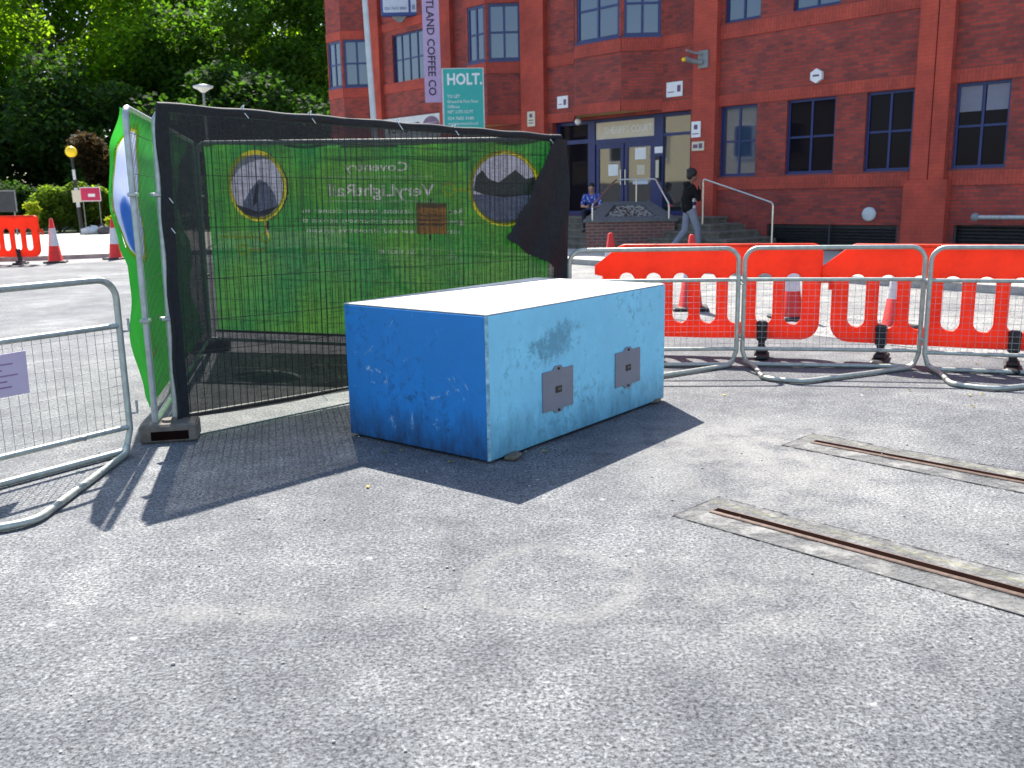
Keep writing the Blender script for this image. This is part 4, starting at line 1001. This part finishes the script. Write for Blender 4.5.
b = MB(); b.prism([(.30, .475), (.83, .475), (.835, .70), (.30, .69)], -.014, -.008); pn = part('paper', b, 'lilac_paper', lb)
b = MB()
for z, x1 in ((.64, .76), (.61, .7), (.58, .78), (.55, .72), (.52, .74)): b.box(.38, x1, -.0155, -.0138, z, z+.008)
part('print', b, 'faint_ink', pn)

# ------------------------------------------------------------------ red plastic barriers
def plastic_barrier(label, P, rz, group='red plastic barriers'):
    t = thing('plastic_barrier', label, 'barrier', (P[0], P[1], 0), rz, group); L = 2.0
    outer = [(.0, .80), (.0, .735), (.07, .72), (.09, .68), (.09, .34)]
    for k in range(6): th = radians(180+90*k/5); outer.append((.23+.14*cos(th), .31+.14*sin(th)))
    for k in range(6): th = radians(270+90*k/5); outer.append((1.83+.14*cos(th), .31+.14*sin(th)))
    outer += [(1.97, .55), (1.98, .9)]
    for k in range(6): th = radians(90*k/5); outer.append((1.90+.08*cos(th), .91+.08*sin(th)))
    outer += [(.26, .99), (.22, .975)]
    loops = [outer]
    for i in range(7):
        cx = .265+.245*i+.02; loops.append(rrect(cx-.083, cx+.083, .28, .755, .08, 5))
    me = shape2d(loops, .016, .012); part('panel', me, 'red_plastic', t)
    b = MB(); b.box(.27, 1.92, -.034, .034, .972, .992, bev=.008); part('top_rib', b, 'red_plastic', t)
    b = MB(); b.tube([(1.98, 0, .70), (2.06, 0, .70), (2.06, 0, .60)], .018, 8); b.box(1.955, 2.07, -.02, .02, .66, .72, bev=.006); part('connector', b, 'red_plastic', t)
    b = MB()
    for x in (.55, 1.45): b.lathe([(.02, .98), (.018, 1.005)], 10, (x, 0, 0))
    part('top_stud', b, 'cone_red', t)
    for x in (.5, 1.5):
        b = MB(); b.box(x-.045, x+.045, -.05, .05, .14, .30, bev=.012); b.lathe([(.05, 0), (.05, .04), (.03, .055)], 14, (x, -.045, .27)); 
        b.box(x-.03, x+.03, -.045, .045, .03, .16, bev=.006); b.box(x-.06, x+.06, -.26, .26, .003, .045, bev=.014); b.box(x-.045, x+.045, -.14, .14, .04, .08, bev=.014)
        part('foot', b, 'rubber', t)
    return t
pb = plastic_barrier('red plastic barrier behind the blue block and crowd barriers', (.80, 8.52), atan2(-.5, 1.85))
dup(pb, (2.72, 7.97, 0), atan2(-.72, 1.40), 'red plastic barrier along the right edge with its foot by the crowd barrier')
dup(pb, (4.75, 6.92, 0), atan2(-.8, 1.2), 'red plastic barrier just beyond the right edge of the photo') if False else None
dup(pb, (-14.0, 23.25, 0), radians(-6), 'lone red plastic barrier far away on the left of the road').scale = (1.2, 1, 1.2)

# ------------------------------------------------------------------ traffic cones
def cone(label, x, y, h=.93, group='traffic cones'):
    t = thing('traffic_cone', label, 'cone', (x, y, .004), random.uniform(0, 1), group); r0 = h*.16; r1 = h*.035
    def rad(f): return r0+(r1-r0)*f
    zb = .045; H = h-zb
    b = MB(); q = h*.24; b.box(-q, q, -q, q, 0, zb, bev=.014); part('base', b, 'rubber', t)
    b = MB(); b.lathe([(rad(0)+.01, zb), (rad(0), zb+.01), (rad(1), zb+H), (rad(1)*.6, zb+H+.01)], 20); part('body', b, 'cone_red', t)
    b = MB(); b.lathe([(rad(.36)+.003, zb+H*.36), (rad(.78)+.003, zb+H*.78)], 20); part('reflective_sleeve', b, 'cone_white', t)
    return t
c0 = cone('traffic cone poking up left of the red barrier', 1.36, 12.45)
def cdup(lab, x, y, s=1.): o = dup(c0, (x, y, .004), random.uniform(0, 1.5), lab); o.scale = (s, s, s); return o
cdup('traffic cone behind the red barrier below the walking person', 2.27, 11.52)
cdup('traffic cone seen through the rightmost slots of the left red barrier', 3.23, 10.5, .9)
cdup('traffic cone farthest right, seen through the barrier slots', 4.06, 9.6, .88)
cdup('traffic cone on the far road left of the zebra beacon pole', -11.5, 23.4, 1.18); cdup('traffic cone half hidden behind the bulging green banner', -10.42, 24.45, 1.12)

# ------------------------------------------------------------------ far left: beacon, signs, shrubs, trees
bx, by = -19.3, 42.0; bz = .117
t = thing('beacon_pole', 'black and white banded crossing beacon with amber globe', 'beacon', (bx, by, bz)); H = 3.45
t.rotation_euler = (0, radians(-1.5), 0)
for i, (z0, z1, m_) in enumerate(((0, 1.2, 'black'), (1.2, 2.05, 'mid_white'), (2.05, 2.35, 'black'), (2.35, 2.75, 'mid_white'), (2.75, 3.3, 'black'))):
    if m_ == 'mid_white' and i == 3: z0, z1 = 2.4, 2.85
    if i == 4: z0 = 2.85
    if i == 2: z1 = 2.4
    b = MB(); b.lathe([(.085-.008*i, z0), (.085-.008*i, z1)], 14); part('band', b, m_, t)
b = MB(); b.ball((0, 0, 3.62), .25); part('globe', b, 'yellow_globe', t); b = MB(); b.lathe([(.07, 3.28), (.1, 3.42)], 12); part('collar', b, 'black', t)
b = MB(); b.box(-.16, .22, -.12, -.10, 1.42, 1.95); part('notice', b, 'cream_sign', t)
t = thing('crimson_sign', 'crimson site sign with white edge on thin legs beside the beacon', 'sign', (-19.0, 42.6, .62), radians(5))
b = MB(); b.box(-.42, .42, -.02, .02, .98, 1.55); part('panel', b, 'crimson', t)
b = MB(); b.box(-.44, .44, -.018, .018, .95, .98); b.box(-.44, .44, -.018, .018, 1.55, 1.58); b.box(-.44, -.42, -.018, .018, .98, 1.55); b.box(.42, .44, -.018, .018, .98, 1.55); b.box(-.1, .2, -.024, -.02, 1.15, 1.28); part('edging', b, 'white', t)
for x in (-.35, .35): b = MB(); b.tube([(x, 0, -.5), (x, 0, .95)], .02, 8); part('leg', b, 'grey', t)
t = thing('crimson_sign', 'crimson sign half hidden behind the bulging green banner', 'sign', (-18.3, 43.8, .14), radians(-20))
b = MB(); b.box(-.35, .35, -.02, .02, .9, 1.6); part('panel', b, 'crimson', t); b = MB(); b.tube([(0, 0.03, 0), (0, .03, .95)], .03, 8); part('post', b, 'grey', t)
t = thing('notice_board', 'dark grey notice board on posts at the left edge before the shrubs', 'sign', (-22.7, 42., .32), radians(4))
b = MB(); b.box(-.62, .55, -.03, .03, .85, 1.75, bev=.02); part('panel', b, 'dark_board', t)
b = MB(); b.box(-.66, .59, -.035, .02, 1.75, 1.80); b.box(.55, .59, -.035, .02, .83, 1.75); part('edging', b, 'grey', t)
for x in (-.5, .45): b = MB(); b.tube([(x, 0.03, -.2), (x, .03, .9)], .035, 8); part('leg', b, 'grey', t)
def rock(label, x, y, w, h, mat):
    t = thing('boulder', label, 'boulder', (x, y, .12), random.uniform(0, 3)); b = MB(); b.ball((0, 0, h*.4), w*.5, w*.35, h*.6, n=9, m=6)
    b.v = [(px*(1+random.uniform(-.15, .15)), py*(1+random.uniform(-.15, .15)), max(-.02, pz*(1+random.uniform(-.2, .2)))) for px, py, pz in b.v]; b.sm = [False]*len(b.sm); part('stone', b, mat, t)
rock('pale boulder in the planting bed right of the beacon pole', -18.7, 41.6, .9, .35, 'mid_white'); rock('dark boulder touching the pale boulder in the planting bed', -18.05, 41.4, .7, .42, 'slate')
rock('dark boulder below the small yellow shrub by the green banner', -17.3, 41.5, .7, .36, 'slate')

def leaves(centers, n, size, spread, seed, squash=.75):
    """leaf-sized bent quads scattered round clump centres (list of (x,y,z,r))"""
    rnd = random.Random(seed); V = []; F = []; wsum = sum(c[3]**2 for c in centers)
    for (cx, cy, cz, cr) in centers:
        k = int(n*cr*cr/wsum)
        for _ in range(k):
            while True:
                dx, dy, dz = rnd.uniform(-1, 1), rnd.uniform(-1, 1), rnd.uniform(-1, 1); q = dx*dx+dy*dy+dz*dz
                if .12 < q < 1: break
            px, py, pz = cx+dx*cr, cy+dy*cr, cz+dz*cr*squash
            s = size*rnd.uniform(.6, 1.35); a = rnd.uniform(0, 2*pi); tl = rnd.uniform(-.9, .9)
            ux, uy, uz = cos(a)*cos(tl), sin(a)*cos(tl), sin(tl)
            wx, wy = -sin(a), cos(a); rl = rnd.uniform(-.8, .8)
            wx, wy, wz = wx*cos(rl), wy*cos(rl), sin(rl)
            o = len(V); h = s*.36
            V += [(px, py, pz), (px+ux*s*.45+wx*h, py+uy*s*.45+wy*h, pz+uz*s*.45+wz*h), (px+ux*s, py+uy*s, pz+uz*s-.1*s), (px+ux*s*.45-wx*h, py+uy*s*.45-wy*h, pz+uz*s*.45-wz*h)]
            F.append((o, o+1, o+2, o+3))
    me = bpy.data.meshes.new('crown'); me.from_pydata(V, [], F); me.update(); return me
def tree(label, x, y, hgt, rad, crown_z, n, size, mat, seed, clumps=40, trunk=.22, name='broadleaf_tree', cr=(.22, .34), tall=1.):
    t = thing(name, label, 'tree', (x, y, .12)); rnd = random.Random(seed); tops = []
    C = []
    for k in range(clumps):
        while True:
            a, b, c = rnd.uniform(-1, 1), rnd.uniform(-1, 1), rnd.uniform(-1, 1); q = a*a+b*b+c*c
            if .18 < q < 1: break
        C.append((a*rad, b*rad, crown_z+c*rad*tall, rad*rnd.uniform(*cr)))
    me = leaves(C, n, size, 1, seed); part('crown', me, mat, t)
    tk = MB(); bend = [(0, 0, -.1), (.1, .05, crown_z*.3), (-.05, .1, crown_z*.6), (.05, 0, crown_z)]; tk.tube(bend, 0, 10, radii=[trunk*1.3, trunk, trunk*.75, trunk*.35])
    part('trunk', tk, 'bark', t)
    lm = MB()
    for c in C[::2]: z0 = crown_z*rnd.uniform(.45, .9); lm.tube([(0, 0, z0), (c[0]*.5, c[1]*.5, (z0+c[2])/2+.2), c[:3]], 0, 6, radii=[trunk*.38, trunk*.22, trunk*.06])
    part('limbs', lm, 'bark', t)
    return t
tree('big bright green maple tree overhanging the left of the photo', -31, 66., 12, 9.6, 14.2, 60000, .37, 'leaf_bright', 1, 60)
tree('bright green tree at the far left edge beyond the big maple', -46, 69., 12, 9.0, 12.3, 24000, .42, 'leaf_bright', 2, 40)
tree('dark sunlit-edged tree between the maple and the brick building', -18.5, 66., 12, 6.9, 11.2, 34000, .36, 'leaf_mid', 3, 44)
tree('tree with yellow-green tips touching the brick building corner', -13.6, 69., 11, 5.0, 12., 15000, .34, 'leaf_bright', 4, 26)
for i, (x, y, r_, cz, lab) in enumerate(((-24.5, 57, 5.4, 4.6, 'low dark tree standing behind the copper shrub'), (-33, 58, 5.8, 4.8, 'low dark tree behind the left shrubs'), (-15.5, 57, 5., 4.4, 'low dark tree behind the street lamp'), (-34, 82, 9., 17, 'tall dark tree rising behind the maple'), (-43, 60, 6., 5., 'low dark tree beyond the left edge'), (-21, 82, 8., 15, 'tall dark tree behind the sunlit-edged tree'))):
    tree(lab, x, y, 12, r_, cz, 20000, .38 if cz < 10 else .5, 'leaf_dark', 20+i, 44, cr=(.26, .4), name='dark_tree', tall=.85)
wd = []; rw = random.Random(77)
for k in range(240): wd.append((rw.uniform(-100, 4), rw.uniform(92, 104), rw.uniform(.5, 13), rw.uniform(2., 3.6)))
w_ = link('distant_wood', leaves(wd, 60000, .8, 1, 99), 'leaf_dark'); w_['kind'] = 'stuff'
def shrub(label, x, y, w, h, n, size, mat, seed, name='shrub'):
    rnd = random.Random(seed); t = thing(name, label, 'shrub', (x, y, .12)); C = []
    for k in range(16): a = rnd.uniform(0, 2*pi); q = rnd.random()**.5; C.append((cos(a)*q*w*.38, sin(a)*q*w*.3, h*rnd.uniform(.22, .78), w*rnd.uniform(.16, .24)))
    part('foliage', leaves(C, n, size, 1, seed, .9), mat, t)
    s_ = MB()
    for c in C[:7]: s_.tube([(0, 0, -.05), (c[0]*.6, c[1]*.6, c[2]*.5), c[:3]], 0, 5, radii=[.04, .025, .01])
    part('stems', s_, 'bark', t); return t
shrub('big upright green shrub left of the beacon pole', -21.8, 45.2, 2.7, 2.7, 9000, .16, 'leaf_shrub', 41); shrub('green shrub just behind the beacon pole', -20.2, 45.8, 2.3, 2.5, 7000, .16, 'leaf_shrub', 42)
shrub('large dark shrub behind the notice board', -25.2, 46.5, 3.2, 2.6, 8000, .18, 'leaf_dark', 43); shrub('dark shrub behind the crimson sign', -17.6, 47., 3.2, 3.4, 9000, .18, 'leaf_dark', 44)
shrub('small yellow-green shrub between notice board and green shrub', -22.1, 43.2, .8, 1.85, 1600, .13, 'leaf_yellow', 45); shrub('low yellow shrub beside the bulging green banner', -18.1, 42.6, .8, .95, 1400, .12, 'leaf_yellow', 46)
shrub('tall copper-leaved shrub behind the crimson sign', -20.6, 48.8, 3.6, 5.6, 9000, .24, 'leaf_red', 47); shrub('wide dark shrub behind the enclosure', -13.2, 45.5, 4.5, 3.4, 11000, .2, 'leaf_dark', 48)
shrub('dark shrub at the left end of the brick building', -9.6, 43.5, 3.4, 3.0, 8000, .2, 'leaf_dark', 49)
shrub('leafy green bush beyond the left edge', -28.3, 45.5, 4., 3., 8000, .2, 'leaf_mid', 50)

# ------------------------------------------------------------------ people
def solid(mb, voxel, smooth=2):
    me = mb.mesh('tmp'); o = bpy.data.objects.new('tmp', me); COL.objects.link(o)
    r = o.modifiers.new('r', 'REMESH'); r.mode = 'VOXEL'; r.voxel_size = voxel; r.use_smooth_shade = True
    if smooth: s = o.modifiers.new('s', 'SMOOTH'); s.iterations = smooth; s.factor = .5
    return eval_mesh(o)
def V3(*a): return Vector(a)
def hand(mb, wrist, d, side, curl=.5):
    """palm and five fingers; d = finger direction, side = direction of the thumb, palm normal = d x side"""
    d = Vector(d).normalized(); sd = Vector(side); sd = (sd-d*sd.dot(d)).normalized(); nr = d.cross(sd); w = Vector(wrist)
    for k in (-.026, -.009, .009, .026): mb.cap(w+sd*k*.6, .014, w+d*.085+sd*k, .012, 8)
    for k, L in ((.030, .072), (.010, .080), (-.010, .074), (-.029, .058)):
        a = w+d*.09+sd*k; b = a+d*L*.5*cos(curl*.6)+nr*L*.5*sin(curl*.6); c = b+d*L*.5*cos(curl*1.7)+nr*L*.5*sin(curl*1.7)
        mb.cap(a, .0088, b, .008, 8); mb.cap(b, .008, c, .0068, 8)
    a = w+d*.025+sd*.026; b = a+(d*.55+sd*.75).normalized()*.04; c = b+(d*.85+sd*.2+nr*.4).normalized()*.032
    mb.cap(a, .012, b, .010, 8); mb.cap(b, .010, c, .008, 8)
def head(mb, c, f, up):
    """c centre of the skull, f face direction, up; returns frame"""
    f = Vector(f).normalized(); up = Vector(up); up = (up-f*up.dot(f)).normalized(); r = f.cross(up); c = Vector(c)
    Rm = Matrix((r, f, up)).transposed()
    def L(x, y, z): return c+r*x+f*y+up*z
    mb.ball(L(0, -.008, .025), .074, .092, .088, rot=Rm); mb.ball(L(0, .022, -.035), .058, .068, .075, rot=Rm)
    mb.ball(L(0, .062, -.088), .026, .022, .020, rot=Rm)
    mb.cap(L(0, .082, .012), .010, L(0, .104, -.026), .013, 8)
    for s in (-1, 1): mb.ball(L(s*.074, -.005, -.012), .009, .018, .030, rot=Rm); mb.ball(L(s*.03, .080, .020), .018, .010, .006, rot=Rm)
    return L, Rm
def face(L, Rm, t, body):
    e = MB()
    for s in (-1, 1): e.ball(L(s*.030, .0815, .006), .010, .008, .006, n=8, m=6, rot=Rm)
    part('eyes', e, 'eye', body); m = MB(); m.ball(L(0, .087, -.058), .022, .007, .006, n=10, m=6, rot=Rm); part('mouth', m, 'lip', body)

# seated man, looking down at a phone
def seated():
    px, py, sz = 2.19, 24.43, .88
    fz = radians(-12)
    t = thing('person', 'person in a blue patterned shirt seated on the top step holding a phone', 'person', (px, py, sz), fz)
    # local: faces -y, x to the right of the picture
    b = MB(); hip = .11
    P = {'pelvis': V3(0, .02, .12), 'chest': V3(.0, -.10, .44), 'neck': V3(0, -.13, .60), 'head': V3(.0, -.20, .745)}
    b.ball(P['pelvis'], .165, .13, .13); b.cap(V3(0, .0, .18), .125, V3(0, -.09, .40), .14); b.ball(V3(0, -.09, .44), .17, .115, .15); b.cap(V3(-.12, -.10, .53), .06, V3(.12, -.10, .53), .06)
    b.cap(V3(0, -.12, .56), .055, V3(0, -.17, .68), .052)
    L, Rm = head(b, P['head'], (0.0, -.82, -.5), (0, -.2, 1))
    kn = {}
    for s in (-1, 1):
        k = V3(s*.17, -.46, .13); an = V3(s*.13, -.50, -.28); kn[s] = (k, an)
        b.cap(V3(s*.09, .0, .10), .085, k, .060); b.cap(k, .056, an, .038); b.cap(an+V3(0, .02, -.03), .036, an+V3(s*.02, -.17, -.055), .028)
        sh_ = V3(s*.185, -.10, .53); el = V3(s*.23, -.26, .28); wr = V3(s*.07, -.44, .26) if s < 0 else V3(.10, -.43, .24)
        b.cap(sh_, .052, el, .040); b.cap(el, .038, wr, .027)
        hand(b, wr, (-s*.45, -.85, .1), (0, .1, 1), 1.0)
    bd = part('body', solid(b, .0065), 'skin', t); face(L, Rm, t, bd)
    h = MB(); h.ball(L(0, -.022, .045), .082, .095, .082, rot=Rm); h.ball(L(0, -.05, .0), .077, .062, .075, rot=Rm); part('hair', solid(h, .009), 'hair', bd)
    s = MB(); s.ball(V3(0, 0, .2), .165, .14, .12); s.cap(V3(0, .0, .18), .145, V3(0, -.09, .40), .155); s.ball(V3(0, -.09, .44), .185, .13, .155); s.cap(V3(-.13, -.10, .53), .068, V3(.13, -.10, .53), .068)
    for q in (-1, 1): s.cap(V3(q*.18, -.10, .53), .066, V3(q*.222, -.22, .34), .058)
    part('shirt', solid(s, .01), 'shirt_blue', bd)
    s = MB(); s.ball(V3(0, .02, .12), .18, .145, .135)
    for q in (-1, 1): s.cap(V3(q*.09, .0, .11), .10, kn[q][0], .075); s.cap(kn[q][0], .072, kn[q][1]+V3(0, 0, .03), .055)
    part('trousers', solid(s, .01), 'trousers_dark', bd)
    for q in (-1, 1): s = MB(); a = kn[q][1]; s.cap(a+V3(0, .03, -.045), .043, a+V3(q*.02, -.18, -.06), .036); part('shoe', solid(s, .009), 'shoe', bd)
    ph = thing('phone', 'black phone held by the person seated on the steps', 'phone', (px, py, sz), fz)
    m = MB(); m.box(-.035, .035, -.075, .075, -.004, .004, bev=.003); rot = Matrix.Rotation(radians(35), 3, 'X'); m.v = [tuple(rot @ Vector(p)+V3(.01, -.55, .285)) for p in m.v]; part('case', m, 'phone', ph)
seated()
def walking():
    px, py, gz = 4.02, 20.75, .117
    t = thing('person', 'person in black jacket and grey joggers walking right, hand raised to the face', 'person', (px, py, gz), radians(8))
    # local: walks towards +x
    b = MB(); K_ = 1.03
    pel = V3(0, 0, .98); ch = V3(.02, 0, 1.33)
    b.ball(pel, .12, .165, .13); b.cap(V3(0, 0, 1.05), .115, V3(.02, 0, 1.28), .13); b.ball(V3(.02, 0, 1.33), .12, .18, .17); b.cap(V3(.0, -.14, 1.46), .06, V3(.0, .14, 1.46), .06)
    b.cap(V3(.01, 0, 1.5), .056, V3(.04, 0, 1.62), .054)
    L, Rm = head(b, V3(.065, 0, 1.70), (1, -.25, -.12), (0, 0, 1))
    legs = {-1: (V3(.10, -.09, .93), V3(.22, -.09, .52), V3(.13, -.09, .10)), 1: (V3(-.02, .09, .93), V3(-.05, .09, .50), V3(-.33, .09, .13))}
    legs = {-1: (V3(.03, -.09, .93), V3(.17, -.09, .52), V3(.20, -.09, .09)), 1: (V3(-.01, .09, .93), V3(-.06, .09, .51), V3(-.34, .09, .15))}
    for s, (a, k, an) in legs.items():
        b.cap(a, .088, k, .060); b.cap(k, .056, an, .038)
        if s < 0: b.cap(an+V3(-.03, 0, -.04), .036, an+V3(.17, 0, -.055), .028)
        else: b.cap(an+V3(-.03, 0, -.02), .036, an+V3(.12, 0, -.115), .028)
    sh_ = V3(.0, -.19, 1.45); el = V3(.13, -.23, 1.20); wr = V3(.20, -.12, 1.50); b.cap(sh_, .052, el, .042); b.cap(el, .040, wr, .028); hand(b, wr, (-.25, .30, 1), (.9, .1, 0), .7)
    sh2 = V3(.0, .19, 1.45); el2 = V3(-.06, .24, 1.17); wr2 = V3(.08, .24, .95); b.cap(sh2, .052, el2, .042); b.cap(el2, .040, wr2, .028); hand(b, wr2, (.4, 0, -1), (1, -.3, .3), .6)
    bd = part('body', solid(b, .0068), 'skin_dark', t); face(L, Rm, t, bd)
    h = MB(); h.ball(L(0, -.03, .055), .115, .118, .105, rot=Rm); h.ball(L(0, -.06, -.005), .105, .08, .09, rot=Rm)
    for k in range(40):
        a = random.uniform(0, 2*pi); e_ = random.uniform(.05, 1.4); h.ball(L(.11*cos(a)*cos(e_), -.03+.11*sin(a)*cos(e_)-.01, .055+.10*sin(e_)), .024, n=8, m=6)
    part('hair', solid(h, .008, 1), 'hair', bd)
    s = MB(); s.ball(V3(.01, 0, 1.0), .13, .17, .12); s.cap(V3(0.01, 0, 1.02), .135, V3(.03, 0, 1.28), .143); s.ball(V3(.03, 0, 1.33), .135, .185, .165)
    part('shirt', solid(s, .012), 'stripes', bd, 'navy and white striped shirt')
    s = MB(); s.ball(V3(-.035, 0, 1.02), .13, .19, .13); s.cap(V3(-.035, 0, 1.02), .145, V3(-.02, 0, 1.28), .15); s.ball(V3(-.01, 0, 1.33), .14, .20, .18); s.cap(V3(-.01, -.15, 1.46), .075, V3(-.01, .15, 1.46), .075)
    s.cap(V3(-.07, -.09, 1.53), .055, V3(-.07, .09, 1.53), .055)
    s.cap(sh_, .072, el, .060); s.cap(el, .058, wr-V3(.01, 0, .05), .042); s.cap(sh2, .072, el2, .060); s.cap(el2, .058, wr2-V3(-.02, 0, -.05), .042)
    part('jacket', solid(s, .011), 'jacket', bd)
    s = MB(); s.ball(pel, .135, .175, .12)
    for q, (a, k, an) in legs.items(): s.cap(a, .105, k, .08); s.cap(k, .078, an+V3(0, 0, .02), .062)
    part('joggers', solid(s, .011), 'joggers', bd)
    s = MB(); an = legs[-1][2]; s.cap(an+V3(-.03, 0, -.045), .042, an+V3(.18, 0, -.052), .034); part('shoe', solid(s, .01), 'shoe', bd); s = MB(); an = legs[1][2]; s.cap(an+V3(-.03, 0, -.03), .042, an+V3(.13, 0, -.115), .034); part('shoe', solid(s, .01), 'shoe', bd)
walking()

# ------------------------------------------------------------------ litter
rnd = random.Random(5); b = MB()
for x, y in [(3.25, 6.35), (2.62, 6.6), (3.6, 6.5), (3.9, 6.1), (2.0, 7.0), (3.1, 6.0), (4.1, 6.6)]+[(rnd.uniform(1.5, 4.5), rnd.uniform(6.2, 7.6)) for _ in range(14)]+[(rnd.uniform(-1, .2), rnd.uniform(4.3, 5.2)) for _ in range(5)]:
    a = rnd.uniform(0, 6.3); s_ = rnd.uniform(.008, .022); w_ = s_*.6; ca, sa = cos(a), sin(a)
    b.add([(x-ca*s_, y-sa*s_, .006), (x-sa*w_, y+ca*w_, .016), (x+ca*s_, y+sa*s_, .007), (x+sa*w_, y-ca*w_, .013)], [(0, 3, 2, 1)])
lt = link('fallen_leaves', b.mesh('fallen_leaves'), 'fallen_leaf'); lt['kind'] = 'stuff'
b = MB()
for _ in range(160):
    x = rnd.uniform(-2.6, 3.); y = rnd.uniform(2., 6.5); q = rnd.uniform(.003, .008); b.ball((x, y, q*.5), q, q*.8, q*.6, n=6, m=4)
lt = link('loose_grit', b.mesh('loose_grit'), 'pebble'); lt['kind'] = 'stuff'
